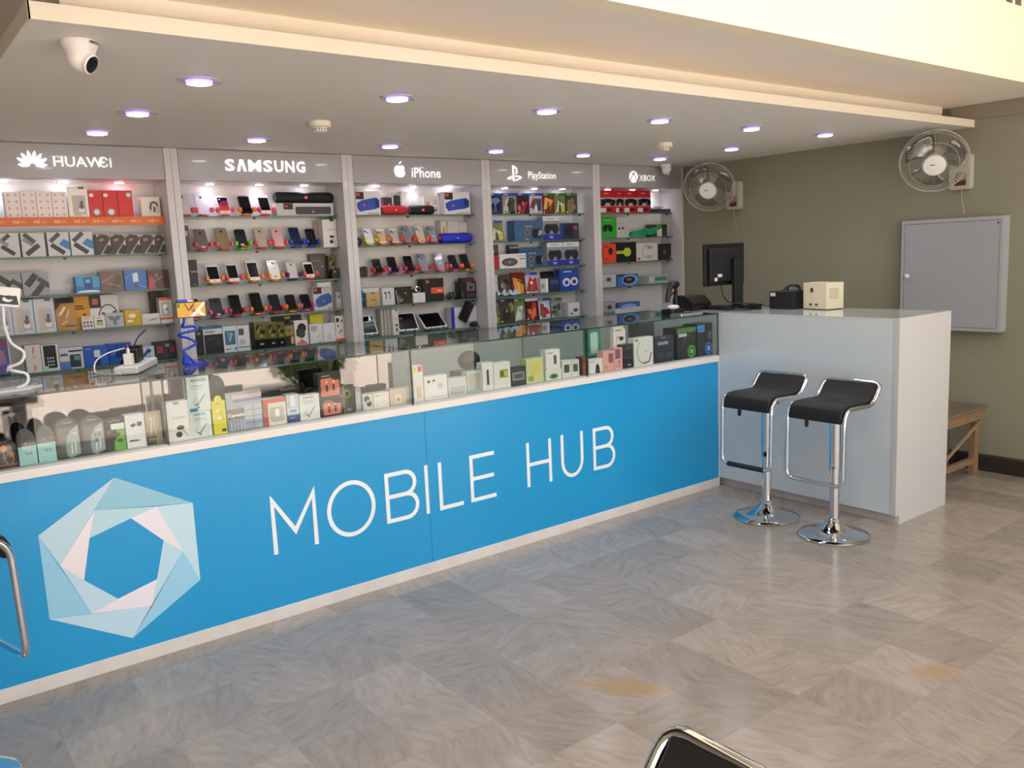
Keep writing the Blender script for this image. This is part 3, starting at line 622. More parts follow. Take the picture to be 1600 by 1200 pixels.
for y in (by0, by1-0.03):
    b = MB(); b.box(bx0, bx1, y, y+0.03, bz-0.085, bz-0.0205, WD); b.build('apron', t, origin=O)
for x in (bx0, bx1-0.06):
    for y in (by0+0.031, by1-0.071):
        b = MB(); b.box(x, x+0.06, y, y+0.04, 0, bz-0.0205, WD); b.build('leg', t, origin=O, bev=0.002)
b = MB(); b.box(bx0+0.06, bx1-0.06, by0+0.034, by0+0.062, 0.085, 0.125, WD); b.build('stretcher', t, origin=O)
b = MB(); b.tube([(bx1-0.005, by0+0.02, bz-0.1), (bx0+0.02, by0+0.02, 0.10)], 0.010, M('#a58866', 0.6), 4); b.build('diagonal_brace', t, origin=O)

# ------------------------------------------------------------------ things on the cash desk
BK = M('#0d0e10', 0.35); BK2 = M('#15161a', 0.5); GREYP = M('#8f9297', 0.4)
O = (0.30, 0.10, DZ); t = thing('computer_monitor', 'black computer monitor turned away, showing its back, on the cash desk', 'monitor', O)
b = MB(); b.box(0.085, 0.510, 0.185, 0.205, 1.345, 1.632, BK); b.box(0.12, 0.475, 0.168, 0.185, 1.375, 1.60, BK2); b.build('screen_housing', t, origin=O, bev=0.004)
b = MB(); b.face([(x, 0.1674, z) for x, z in ((.20, 1.405), (.245, 1.405), (.245, 1.425), (.20, 1.425))], M('#d8d8d6', 0.5)); b.build('barcode_label', t, origin=O)
b = MB(); b.face([(x, 0.1674, z) for x, z in ((.165, 1.378), (.195, 1.378), (.195, 1.402), (.165, 1.402))], M('#cfcfcd', 0.5)); b.build('white_label', t, origin=O)
b = MB(); b.box(0.345, 0.435, 0.135, 0.166, DZ+0.015, 1.53, M('#1a1b1f', 0.4)); b.build('stand_column', t, origin=O, bev=0.004)
b = MB(); b.prism_z(rrect(0.27, 0.51, 0.06, 0.25, 0.04), DZ+0.0005, DZ+0.015, BK); b.build('stand_base', t, origin=O)
cb = MB(); (lambda b: (b.tube(bend([(0.24, 0.175, 1.345), (0.25, 0.165, 1.27), (0.30, 0.155, 1.22), (0.46, 0.05, 1.21), (0.52, 0.02, 1.189), (0.45, -0.12, 1.189)], 0.05), 0.004, BK, 6), b.build('power_cable', t, origin=O))[1])(cb)
t = tag((lambda b: (b.prism_x([(0.24, DZ+.0006), (0.42, DZ+.0006), (0.42, 1.262), (0.395, 1.288), (0.30, 1.282), (0.24, 1.232)], 0.02, 0.215, BK), b.build('receipt_printer', bev=0.006))[1])(MB()), 'black receipt printer with sloping top, left of the monitor', 'printer')
b = MB(); b.box(0.04, 0.195, 0.238, 0.2395, 1.205, 1.215, M('#000000', 0.8)); b.build('paper_slot', t)
b = MB(); b.box(0.215, 0.217, 0.26, 0.34, DZ+0.01, DZ+0.035, M('#c9c9cc', 0.4)); b.build('port_panel', t)
carton('card_reader', 'flat black device lying between printer and monitor', 'device', 0.205, 0.085, DZ+0.001, 0.09, 0.028, 0.14, '#111215')
t = thing('barcode_scanner', 'black hand barcode scanner hooked on its stand at the counter end', 'scanner', (-0.20, 0.205, GT))
b = MB(); b.prism_z(rrect(-0.08, 0.05, -0.05, 0.06, 0.02), 0.0005, 0.035, BK); b.build('stand_base', t, bev=0.004)
b = MB(); b.tube([(0.035, 0.02, 0.03), (0.032, 0.02, 0.13), (0.022, 0.015, 0.175)], [0.015, 0.013, 0.015], BK, 12); b.build('stand_post', t)
b = MB(); b.tube([(-0.075, 0.0, 0.085), (-0.066, 0.0, 0.12), (-0.052, 0.003, 0.160), (-0.03, 0.008, 0.185), (0.0, 0.012, 0.198), (0.04, 0.018, 0.196)], [0.014, 0.017, 0.018, 0.022, 0.026, 0.024], BK, 12); g = b.build('scanner_body', t)
b = MB(); b.tube(bend([(-0.02, 0.0, 0.175), (-0.015, 0.0, 0.14), (-0.045, 0.0, 0.12)], 0.02), 0.004, BK, 6); b.build('trigger_guard', g)
b = MB(); b.blob((-0.028, -0.012, 0.158), (0.008, 0.006, 0.012), M('#b08a3c', 0.3, 0.5), 8, 6); b.build('trigger', g)
tag((lambda b: (b.blob((0, 0, 0.014), (0.05, 0.032, 0.016), M('#d9dadc', 0.3), 16, 8), b.build('computer_mouse', loc=(-0.255, 0.17, GT+0.0385)))[1])(MB()), 'pale grey mouse lying on the scanner stand base', 'mouse')
tag((lambda b: (b.prism_z(rrect(-0.11, 0.11, -0.05, 0.05, 0.01), 0, 0.012, M('#c9ccd0', 0.2, 0.8)), b.build('metal_tray', loc=(-0.215, 0.09, GT+0.001)))[1])(MB()), 'thin silver tray in front of the barcode scanner', 'tray')
t = thing('voltage_stabiliser', 'cream metal stabiliser box with round badge and side vents on the desk', 'stabiliser', (0.475, -0.475, DZ+.0006), (0, 0, radians(-12)))
CRM = M('#e0d8bb', 0.45)
b = MB(); b.box(-0.075, 0.075, -0.09, 0.11, 0.004, 0.172, CRM); b.build('housing', t, bev=0.003)
b = MB(); b.box(-0.07, 0.07, -0.085, 0.105, 0, 0.006, BK); b.build('foot', t)
b = MB(); b.prism_x([(0.035+0.013*cos(a*pi/8), 0.125+0.017*sin(a*pi/8)) for a in range(16)], -0.0765, -0.0745, M('#4a4a45', 0.4, 0.3)); b.build('badge', t)
for y in (0.04, -0.01):
    b = MB(); b.cyl((-0.074, y, 0.032), (-0.084, y, 0.032), 0.007, BK, 10); b.build('terminal', t)
b = MB()
for k in range(6): b.box(-0.05, 0.03, -0.0915, -0.0895, 0.072+k*0.012, 0.075+k*0.012, M('#77705a', 0.7))
b.build('vent_slots', t)
t = thing('power_supply', 'black boxy power unit with a carrying handle beside the cream stabiliser', 'power unit', (0.455, -0.235, DZ+.0006))
b = MB(); b.box(-0.09, 0.10, -0.085, 0.105, 0, 0.118, BK2); b.build('housing', t, bev=0.004)
b = MB(); b.tube(bend([(0.02, -0.06, 0.115), (0.02, -0.055, 0.15), (0.02, 0.035, 0.15), (0.02, 0.04, 0.115)], 0.015), 0.008, BK, 8); b.build('handle', t)
b = MB(); b.face([(-0.0904, 0.095, 0.085), (-0.0904, 0.055, 0.085), (-0.0904, 0.055, 0.108), (-0.0904, 0.095, 0.108)], M('#cfcfcf', 0.5)); b.build('label_sticker', t)
tag((lambda b: (b.tube(bend([(0.44, -0.19, 1.305), (0.42, -0.22, 1.325), (0.43, -0.27, 1.335), (0.46, -0.30, 1.315), (0.44, -0.315, 1.308)], 0.03), 0.004, BK, 6), b.build('coiled_cable'))[1])(MB()), 'black cable lying over the black power unit', 'cable')
carton('power_adapter', 'small black power adapter on the desk left of the power unit', 'adapter', 0.30, -0.10, DZ+0.001, 0.05, 0.036, 0.08, '#0f1013')
tag((lambda b: (b.tube(bend([(0.33, -0.04, 1.19), (0.34, 0.0, 1.187), (0.40, 0.02, 1.187), (0.36, 0.06, 1.187), (0.33, 0.045, 1.187), (0.25, -0.02, 1.187), (0.27, -0.08, 1.187), (0.20, -0.10, 1.187), (0.16, -0.02, 1.187), (0.10, 0.02, 1.187)], 0.03), 0.004, BK, 6), b.build('tangled_cable'))[1])(MB()), 'black cable tangled on the white desk top under the monitor', 'cable')
# ------------------------------------------------------------------ things on the glass counter top
def loose(b, name, t):                                           # a part drawn in room coordinates under a turned thing
    iv = (Matrix.Translation(t.location) @ t.rotation_euler.to_matrix().to_4x4()).inverted(); b.v = [tuple(iv @ Vector(v)) for v in b.v]
    return b.build(name, t)
t = thing('power_strip', 'white power strip with chargers plugged in on the glass counter top', 'power strip', (-3.545, 0.45, GT), (0, 0, radians(-28))); PW = M('#dedcd6', 0.35)
b = MB(); b.box(-0.05, 0.05, -0.20, 0.17, 0.001, 0.034, PW); b.build('housing', t, bev=0.006)
b = MB(); b.box(-0.018, 0.018, -0.15, -0.112, 0.034, 0.085, PW); b.blob((0, -0.13, 0.095), (0.008, 0.008, 0.018), PW, 8, 6); p = b.build('white_plug', t, bev=0.003)
b = MB(); b.box(-0.0186, -0.018, -0.145, -0.12, 0.055, 0.075, M('#c33b32', 0.5)); b.tube([(0, -0.13, 0.108), (0.0, -0.13, 0.128)], 0.003, M('#c33b32', 0.5), 6); b.build('red_indicator', p)
b = MB(); b.box(-0.03, 0.02, -0.06, 0.0, 0.034, 0.095, BK); b.build('black_charger', t, bev=0.004)
b = MB(); b.box(-0.035, 0.01, 0.03, 0.085, 0.034, 0.105, BK); b.tube([(-0.02, 0.03, 0.09), (-0.055, 0.02, 0.05), (-0.075, 0.015, 0.013)], [0.013, 0.012, 0.011], BK, 8); b.build('black_adapter', t)
(lambda b: (b.tube(bend([(-3.575, 0.52, 1.275), (-3.66, 0.50, 1.262), (-3.72, 0.46, 1.235), (-3.735, 0.42, 1.186), (-3.71, 0.35, 1.1845), (-3.66, 0.28, 1.1845)], 0.05), 0.0035, M('#d8dadb', 0.4), 6), loose(b, 'charging_cable', t))[1])(MB())
(lambda b: (b.tube(bend([(-3.55, 0.46, 1.28), (-3.53, 0.47, 1.32), (-3.49, 0.50, 1.345), (-3.475, 0.52, 1.35)], 0.05), 0.003, BK, 6), loose(b, 'charging_cable', t))[1])(MB())
BLU = M('#1c3fc0', 0.4)
def gooseneck(label, mat, pts, r, loc): 
    t = thing('phone_holder', label, 'phone holder', loc)
    b = MB(); b.tube(bend(pts, 0.03, 4), r, mat, 10); b.build('flexible_arm', t)
    return t
hx, hy = -3.335, 0.33
t = gooseneck('blue flexible phone holder with a looped arm on the glass counter', BLU, [(0.02, 0.0, 0.005), (-0.005, 0, 0.03), (-0.03, 0, 0.06), (-0.035, 0.0, 0.075), (0.04, 0.02, 0.10), (0.0, 0.03, 0.128), (-0.055, 0.0, 0.142), (-0.05, -0.03, 0.155), (0.035, -0.02, 0.165), (0.03, 0.02, 0.182), (-0.03, 0.02, 0.178), (-0.02, 0.0, 0.20), (-0.018, 0.0, 0.24), (-0.005, 0, 0.30)], 0.0062, (hx, hy, GT))
b = MB(); b.prism_z([(0.0, 0.035), (-0.045, -0.02), (-0.03, -0.03), (0.02, -0.025), (0.06, -0.005)], 0.0005, 0.012, BLU); b.tube([(-0.03, -0.01, 0.012), (-0.03, 0, 0.06)], [0.02, 0.008], BLU, 8); b.build('foot', t)
b = MB(); b.box(-0.045, 0.0, -0.012, 0.012, 0.292, 0.305, BLU); b.box(0.0, 0.03, -0.010, 0.010, 0.292, 0.302, M('#c9cce8', 0.2, 0.6)); b.build('clamp', t, bev=0.003)
def slab_phone(name, label, cat, w, h, x, y, z, rot, frame, face, ops, d=0.008, group=None, mx=0.07, mz=0.07):
    b = MB(); b.prism(rrect(-w/2, w/2, 0, h, min(w, h)*0.10), 0, d, M(frame, 0.3), True); o = tag(b.build(name, loc=(x, y, z), rot=rot), label, cat, group)
    b = MB(); a = w*(1-2*mx); c = h*(1-2*mz); b.face([(p, -0.0005, q) for p, q in rrect(-a/2, a/2, h*mz, h-h*mz, min(a, c)*0.03)], M(face, 0.12)); gfx(b, ops, -a/2, h*mz, a, c, -0.0006, 0.2); b.build('screen', o)
    return o
slab_phone('smartphone', 'phone held sideways on the blue holder, yellow screen with a white cross', 'phone', 0.150, 0.072, hx+0.012, hy-0.018, GT+0.222, (0, 0, 0), '#111214', '#e2a92e', [('p', [(.42, 0), (.60, 0), (1.0, .85), (1.0, 1), (.93, 1)], '#efe9dd'), ('p', [(.70, .25), (.88, 0), (1.0, 0), (.80, .42)], '#efe9dd'), ('l', [(.28, .95), (.40, .45), (.62, .95)], .07, '#4a2a20'), ('l', [(.62, .72), (.5, .74), (.5, .55), (.60, .52), (.62, .38), (.5, .36)], .06, '#3a221c'), ('r', .02, .7, .1, .95, '#2f6a4a')], mx=0.08, mz=0.06)
t = gooseneck('white coiled phone holder at the left end of the counter', M('#dfe2e4', 0.35), [(0.0, 0, 0.01), (0.04, 0.0, 0.02), (0.05, 0.02, 0.06), (0.0, 0.03, 0.075), (-0.03, 0, 0.09), (0.03, -0.02, 0.11), (0.045, 0, 0.15), (0.0, 0.0, 0.18), (-0.015, 0, 0.25), (-0.01, 0, 0.35)], 0.006, (-4.07, 0.16, GT))
b = MB(); b.prism_z([(-0.07, 0.05), (-0.08, -0.05), (0.05, -0.03), (0.095, 0.03), (0.03, 0.06)], 0.0005, 0.010, M('#dfe2e4', 0.35)); b.build('foot', t)
slab_phone('smartphone', 'white handset with black printed figure, held up on the white coiled holder', 'phone', 0.150, 0.074, -4.10, 0.15, GT+0.335, (0, radians(10), 0), '#e4e4e4', '#e9e9e9', [('p', [(.0, .05), (1.0, .1), (.93, .6), (.70, .55), (.52, .58), (.44, .92), (.34, .5), (.0, .45)], '#17181a'), ('e', .72, .36, .12, .14, '#e9e9e9'), ('e', .76, .47, .10, .12, '#17181a')], mx=0.02, mz=0.03)

# ------------------------------------------------------------------ goods on the shelves
SHELL = glass('blister_plastic', '#fafbfb', 0.05, 0.4)
def shell(o, w, h, bow=0.0):
    b = MB(); hh = h*(1-bow*.7); b.prism(rrect(-w*.42, w*.42, h*.06, hh*.94, w*.08, 3), -0.012, -0.004, SHELL, True); b.build('clear_blister', o)
def S(bay, row, p0, p1, top, desc, body, ops=(), front=None, d=0.07, y=1.752, yaw=0, lean=0, cat='box', name='carton', group=None, on=None, rough=0.45, tcol=None, bow=None):
    z = SZ[row-1]+0.0008 if on is None else on
    x0, x1 = fx(p0, y, z), fx(p1, y, z); h = max(0.006, fz(top, (x0+x1)/2, y)-z)
    x0 = max(x0, BX[bay-1][0]+.044); x1 = min(x1, BX[bay-1][1]-(.044 if bay < 5 else .028))
    h = min(h, (SZ[row-2]-.0205 if row > 1 else 2.128)-z-(d*sin(radians(lean)) if lean else 0)); d = min(d, YB-.004-y-h*sin(radians(max(lean, 0))))
    x0, x1, y, d = fit(x0, x1, y, d+h*sin(radians(lean)), z, z+h, YB-.004); d -= h*sin(radians(lean)); d = max(d, .006)
    o = carton(name, f'{desc}, {RN[row-1]} shelf, {BN[bay-1]} bay', cat, (x0+x1)/2, y, z, x1-x0-0.0015, h, d, body, ops, front, yaw, lean, group, rough, tcol)
    if name == 'blister_pack': shell(o, x1-x0-.0015, h)
    return z+h+0.0006
W_, B_, G_ = '#e4e2e0', '#141417', '#9a9a98'
# -- leftmost bay
def dia(n, m): return [('d', (i+.5)/n, (j+.5)/m, .07, .07, 45, '#e2703a') for i in range(n) for j in range(m)]+[('d', (i+.5)/n, (j+.5)/m, .03, .03, 45, '#f1ece8') for i in range(n) for j in range(m)]
for k, (a, c, t) in enumerate(((10.5, 35, 300), (35.3, 60, 299.5), (60.4, 84, 299.5), (84.3, 107.5, 299.5))):
    S(1, 1, a, c, t, f'white gift box with orange diamonds, {ORD[k]} of four from left', '#ebe5e2', dia(2, 4), group='diamond-patterned gift boxes')
def phoneart(): return [('rr', .2, .06, .86, .72, '#cdb79f', .06), ('p', [(.42, .1), (.84, .1), (.84, .68), (.42, .62)], '#aab7c0'), ('e', .64, .24, .17, .08, '#e9e1da'), ('e', .64, .36, .12, .08, '#8a5a4c'), ('e', .66, .48, .07, .07, '#5a5347'), ('r', .55, .06, .84, .10, '#ece9e6'), ('r', .55, .93, .84, 1.0, '#4d6a68')]
S(1, 1, 109, 141, 291.8, 'tall white phone carton with green label tab', '#efece4', phoneart(), d=.05)
def redart(k): return [('e', .22, .82, .16, .07, '#f2f0f0'), ('e', .5, .2, .27, .13, '#8b9aa8'), ('e', .5, .2, .2, .1, '#dfe7f2'), ('r', .2, .55, .27, .6, '#7d1714'), ('r', .6, .62, .66, .67, '#7d1714')] if k < 2 else [('e', .75, .83, .2, .1, '#8b8d92'), ('e', .75, .83, .15, .075, '#d7dade'), ('d', .5, .4, .3, .012, 20, '#f08a7e'), ('d', .4, .25, .3, .012, 20, '#f08a7e')]
for k, (a, c) in enumerate(((141.5, 163), (163.3, 186.5), (186.8, 210))):
    S(1, 1, a, c, 297.5, f'red gift box with round badges, {ORD[k]} of three from left', '#d8322c', redart(k), group='red gift boxes')
S(1, 1, 222, 252, 307.5, 'small cream box picturing a black earpiece', '#e9e2d8', [('rr', .4, .2, .95, .8, '#cfc9c2', .1), ('l', arc(.68, .45, .2, .28, 20, 200, 10), .07, '#1b1b1d'), ('r', .64, .25, .72, .5, '#1b1b1d')])
def mob(s, blue): return [('d', .35, .78, .3, .1, 42*s, '#4a4c50'), ('d', .45, .3, .36, .11, -38*s, '#35373b')]+([('p', [(.5, .5), (.75, .72), (1, .6), (1, .25), (.85, .3)], '#3d7fb8')] if blue else [('d', .28, .62, .25, .08, -38, '#84868a')])
for k, (a, c, t, s, bl) in enumerate(((-1, 33, 364.5, 1, 0), (36, 73, 364, -1, 0), (76.5, 111, 363, 1, 1), (112.5, 147.5, 362, 1, 1))):
    S(1, 2, a, c, t, f'light grey keypad-phone carton, {ORD[k]} of four from left', '#c9cbcd', mob(s, bl), group='grey keypad-phone cartons')
for k, (a, c) in enumerate(((153, 175), (176, 198.5), (199, 221), (221.5, 243.5), (244, 267))):
    S(1, 2, a, c, 366, f'small brown-black phone carton, {["leftmost", "second from left", "middle", "second from right", "rightmost"][k]} of five', '#bdb6b0', [('p', [(.0, .0), (.0, .85), (.3, 1), (.85, .95), (1, .75), (.2, .0)], '#4b3a36'), ('p', [(.35, .05), (.78, .5), (1, .4), (1, .1), (.9, 0)], '#2c3331'), ('d', .35, .72, .16, .09, 20, '#8f8580')], group='small brown phone cartons')
for k, (a, c, t) in enumerate(((-3, 36.5, 428), (37.3, 79, 426))):
    S(1, 3, a, c, t, f'grey carton with crossed dark handsets, {["left", "right"][k]} of the pair', '#97989a', [('d', .35, .68, .3, .13, 50 if k else -40, '#2e3033'), ('d', .55, .2, .32, .12, 50 if k else -40, '#34363a'), ('d', .82, .55, .28, .1, -40, '#3b3d41')], group='grey handset cartons')
S(1, 3, 120, 158, 432, 'light blue carton with a dark blue handset picture', '#4f93c4', [('p', [(0, 0), (1, 0), (1, .35), (.5, .2), (0, .5)], '#2f76b0'), ('rr', .33, .2, .68, .92, '#27527f', .05), ('r', .4, .6, .6, .82, '#6fb1d8'), ('e', .5, .02, .5, .12, '#dfeaf2')])
S(1, 3, 158.5, 195, 423.5, 'brown film-wrapped carton', '#6b5350', [('d', .3, .6, .3, .05, 30, '#8c6d66'), ('p', [(.4, .1), (.7, .8), (.9, .7), (.95, .1)], '#4e4a45'), ('d', .6, .3, .3, .02, -20, '#9a8a80')], rough=.15)
S(1, 3, 196, 231, 422, 'bright blue film-wrapped carton with a white panel', '#2f66b2', [('r', .38, .4, .62, .85, '#cfd6e2'), ('r', .42, .15, .58, .4, '#2a3550'), ('d', .3, .75, .3, .012, 25, '#7fa3d6'), ('d', .7, .2, .3, .012, -25, '#7fa3d6')], rough=.12)
S(1, 3, 232, 271.5, 421.5, 'dark red and black film-wrapped carton', '#4c2c2e', [('p', [(0, 0), (.35, 0), (.3, .6), (.1, .7)], '#b23438'), ('r', .35, .6, .5, .8, '#7c6b66'), ('d', .7, .4, .25, .06, 40, '#2b2b2f'), ('d', .5, .5, .3, .012, 30, '#b39a94')], rough=.12)
for k, (a, c, t) in enumerate(((-12, 22.5, 470), (22.8, 56.5, 467.5), (57, 89.5, 465))):
    S(1, 4, a, c, t, f'white phone carton with a gold phone picture, {["left", "middle", "right"][k]} of three', '#c5cad2', phoneart(), group='white phone cartons')
S(1, 4, 90, 121, 464, 'shiny gold pouch with black header', '#a87a34', [('r', 0, .83, 1, 1, '#1a1713'), ('p', [(0, .6), (.3, .83), (0, .83)], '#2b2114'), ('d', .35, .6, .06, .28, -35, '#f0dcb4'), ('d', .6, .5, .05, .25, -20, '#d9b878'), ('r', .45, .12, .95, .17, '#4a3514'), ('d', .4, .25, .2, .05, 30, '#d8b070')], rough=.1, d=.02, name='pouch', cat='pouch')
S(1, 4, 117, 144, 459, 'amber yellow card pack behind the gold pouch', '#d2901f', [('p', [(0, .9), (.3, 1), (.7, .97), (1, .85), (1, 1), (0, 1)], '#c98b2a'), ('r', .06, .68, .62, .73, '#5a3b0a'), ('r', .06, .6, .7, .65, '#5a3b0a'), ('r', .55, .42, .75, .47, '#3a2a12'), ('r', .5, .22, .75, .27, '#3a2a12')], y=1.79, d=.02, name='card_pack', cat='pack')
S(1, 4, 139, 188.5, 458.5, 'white neckband-earphone carton with black top corner', '#d5d5d4', [('r', 0, .62, .40, 1, '#1e1c22'), ('r', .1, .72, .3, .9, '#c4672c'), ('l', arc(.62, .3, .33, .4, 190, -10, 16), .035, '#2e2e31'), ('r', .4, .42, .5, .47, '#2e2e31'), ('r', .78, .44, .88, .49, '#2e2e31')], y=1.80)
S(1, 4, 129, 147.5, 495, 'small white box with six grey buds', '#dcd9d6', [('e', .2+.3*i, .55-.28*j, .1, .1, '#5d5c5e') for i in range(3) for j in range(2)]+[('r', .2, .85, .7, .9, '#b9434a')])
S(1, 4, 148, 166, 493.5, 'small white box with a lime green window', '#dcd9d6', [('r', .25, .25, .75, .65, '#2c2f22'), ('r', .3, .25, .7, .55, '#9fd04a'), ('r', .25, .8, .7, .86, '#c96a70')])
S(1, 4, 166.5, 194.5, 489, 'grey clamshell pack with dark winged earphones', '#a9b0b6', [('p', [(.1, .8), (.35, .8), (.5, .68), (.65, .8), (.92, .8), (.75, .5), (.62, .48), (.6, .15), (.42, .15), (.4, .48), (.25, .5)], '#4e525e')], rough=.15, name='blister_pack', cat='pack')
S(1, 4, 193, 222, 484, 'small yellow box with white print', '#c9a52a', [('e', .5, .62, .22, .14, '#f0ead0'), ('r', 0.2, 0.222, 0.5, 0.365, '#f4efd8'), ('r', 0, 0, .07, 1, '#94761a')])
S(1, 4, 222.5, 251, 490, 'flat white folded pouch', '#cfcdc8', [('p', [(.05, .75), (.2, 1), (.95, .95), (1, .7), (.5, .55)], '#dedcd7'), ('p', [(.3, .3), (.9, .5), (.6, .5)], '#55524e')], d=.03, name='pouch', cat='pouch')
S(1, 4, 249, 276.5, 465, 'orange-topped earphone box with clear window', '#d9d2cb', [('r', 0, .9, 1, 1, '#d8502c'), ('r', 0, .14, 1, .22, '#d8502c'), ('rr', .12, .25, .88, .85, '#aeb0ae', .1), ('e', .45, .65, .2, .1, '#eef0ef'), ('e', .45, .45, .16, .09, '#d7d9d8'), ('e', .6, .55, .1, .06, '#7d7f7e')], y=1.745)
S(1, 4, 240, 261, 455.5, 'black box with a yellow tag behind the orange-topped box', '#1b1a1d', [('r', .3, .85, 1, .96, '#111'), ('r', .65, .72, 1, .82, '#d8c23a')], y=1.81, d=.05)
t = S(1, 5, -3, 20, 533, 'purple picture carton leaning at the left edge', '#4d4a86', [('r', 0, .82, .8, 1, '#7d3a34'), ('e', .4, .5, .3, .22, '#8d6c84'), ('d', .5, .3, .3, .08, 30, '#6f63b8'), ('p', [(.6, .05), (1, .1), (1, .3), (.7, .25)], '#b9c6f2'), ('r', .94, 0, 1, 1, '#d8dadf')], lean=6)
def jay(x, y): return [('r', x, y, x+.1, y+.13, '#b3343c'), ('r', x-.14, y, x+.1, y+.04, '#b3343c')]
S(1, 5, 43, 67.5, 539, 'white carton with red J letters', '#d3cfcb', [('T', 'J', .5, .75, .16, '#b3343c', .02), ('r', .42, .5, .62, .62, '#d3b0ae'), ('T', 'J', .5, .12, .16, '#b3343c', .02)])
S(1, 5, 68, 95, 538.5, 'white carton picturing a black phone home screen', '#d3d2d1', [('rr', .12, .1, .86, .97, '#14161f', .08), ('e', .2, .1, .16, .1, '#7fe89a')]+[('r', .3+.15*i, .2+.13*j, .38+.15*i, .26+.13*j, '#c9cbd0') for i in range(3) for j in range(3)])
S(1, 5, 95.5, 132.5, 543, 'white and blue tablet carton with side lettering', '#c4c9d2', [('r', 0, 0, .45, .38, '#4f78c0'), ('r', 0, .36, .9, .42, '#d8c86a'), ('rr', .42, .06, .88, .66, '#262d3e', .05), ('r', .6, .38, .84, .6, '#4f93a0'), ('r', 0.4, 0.791, 0.97, 0.863, '#23262c'), ('r', 0.04, 0.634, 0.34, 0.725, '#2b3a6b')])
S(1, 5, 133, 171.5, 541, 'bright blue phone carton with white keypad', '#1b55b8', [('r', .42, .05, .66, .45, '#1c2436'), ('r', .42, .45, .66, .8, '#cfd4dd'), ('r', .08, .86, .3, .9, '#7fa5e4')])
S(1, 5, 172, 207.5, 536, 'deep blue carton behind the plugs', '#2a56a6', [('rr', .3, .3, .7, .8, '#20386b', .08), ('d', .3, .6, .25, .02, 40, '#7c93c9')], rough=.15)
S(1, 5, 209, 243, 542, 'white and blue phone carton right of the plugs', '#bcc8d8', [('d', .25, .5, .22, .1, -50, '#3a4668'), ('d', .65, .55, .22, .1, 50, '#28304a'), ('p', [(.4, .1), (.9, .1), (.7, .6)], '#8fb0d6')])
S(1, 5, 241.5, 277, 533.5, 'black carton with red panels, right end', '#22242b', [('r', .1, .35, .4, .75, '#9a2730'), ('r', .7, .35, .95, .7, '#8a2330'), ('r', .5, .7, .7, .85, '#8c9098'), ('r', .4, .1, .6, .6, '#323a48')], y=1.745)
# -- phones and their rubber stands
SC = {'pink': '#e0577a', 'coral': '#e2545c', 'orange': '#ef8a2a', 'green': '#6fce2e', 'blue': '#2c4fd0', 'purple': '#4a2468', 'red': '#d23a44', 'magenta': '#d85aa6', 'yellow-green': '#c6cf38'}
def phone(bay, row, px, top, w, k, desc, stand, body, screen='#0b0c11', lean=21, y=1.775, yaw=5, ops=(), home=True):
    z = SZ[row-1]+0.0008; x = min(max(fx(px, y, z), BX[bay-1][0]+.044+w/2+.024), BX[bay-1][1]-.044-w/2-.024); W = w; a = radians(lean)
    H = (fz(top, x-0.01, y+0.05)-z-0.015)/cos(a); H = max(0.105, min(0.162, H)); loc = f'{RN[row-1]} shelf, {BN[bay-1]} bay'
    nm = f'{desc} in {stand} stand, {k}' if k else f'{desc} in {stand} stand'
    b = MB(); b.prism(rrect(-W/2, W/2, 0, H, 0.010), 0, 0.008, M(body, 0.3, 0.0, 0, 0.3), True)
    o = tag(b.build('smartphone', loc=(x, y, z+0.0172), rot=(-a, 0, radians(yaw))), f'{nm}, {loc}', 'phone', 'phones on display')
    yy = -0.0006
    if screen:
        b = MB(); m0, m1 = (0.022, 0.016) if home else (0.008, 0.008); b.face([(p, yy, q) for p, q in rrect(-W/2+0.004, W/2-0.004, m0, H-m1, 0.002)], M(screen, 0.1)); gfx(b, ops, -W/2+.004, m0, W-.008, H-m0-m1, yy-0.0001, 0.1); b.build('screen', o)
        if home and body[1] in 'def':
            b = MB(); b.face([(0.008*cos(q*pi/6), yy, 0.011+0.0045*sin(q*pi/6)) for q in range(12)], M('#b9b9bd', 0.3)); b.build('home_button', o)
    else:
        b = MB(); b.lathe([(0.007, 0), (0.007, 0.0015), (0.0001, 0.0016)], M('#1a1b1f', 0.2), 12, Matrix.Translation((0 if home else -W/2+.012, 0, H-0.024)) @ Matrix.Rotation(radians(90), 4, 'X')); b.build('camera_lens', o)
        if ops: b = MB(); gfx(b, ops, -W/2, 0, W, H, 0, 0.3); b.build('back_print', o)
    sm = M(SC[stand], 0.45); cz = 0.042
    b = MB(); b.blob((0, 0.03, 0.007), (0.034, 0.045, 0.006), sm, 14, 6, 0.7); b.blob((-0.018, -0.020, 0.0085), (0.020, 0.020, 0.0078), sm, 10, 6, 0.8)
    for s in (-1, 1): b.tube([(0.0, 0.034, 0.010), (s*0.02, 0.045, 0.030), (s*(W/2+.012), 0.040, cz+0.004), (s*(W/2+.014), 0.020, cz)], [0.007, 0.007, 0.006, 0.006], sm, 8)
    so_ = tag(b.build('phone_stand', loc=(x, y, z), rot=(0, 0, radians(yaw))), f'{stand} stand holding the {nm.split(" in ")[0]}{", "+k if k else ""}, {loc}', 'stand', 'rubber phone stands')
    for s in (-1, 1):
        b = MB(); b.blob((s*(W/2+0.0113), 0.001, cz), (0.0105, 0.017, 0.0155), sm, 12, 8, 0.5); b.build('claw', so_)
def row(bay, r, items):
    n = len(items)
    for i, it in enumerate(items):
        px, top, w, desc, stand, body = it[:6]; kw = it[6] if len(it) > 6 else {}
        pos = ['first', 'second', 'third', 'fourth', 'fifth', 'sixth', 'seventh', 'eighth'][i]+' from left' if i < n-1 else 'rightmost'
        phone(bay, r, px, top, w, pos, desc, stand, body, **kw)
BKC = dict(screen=None)
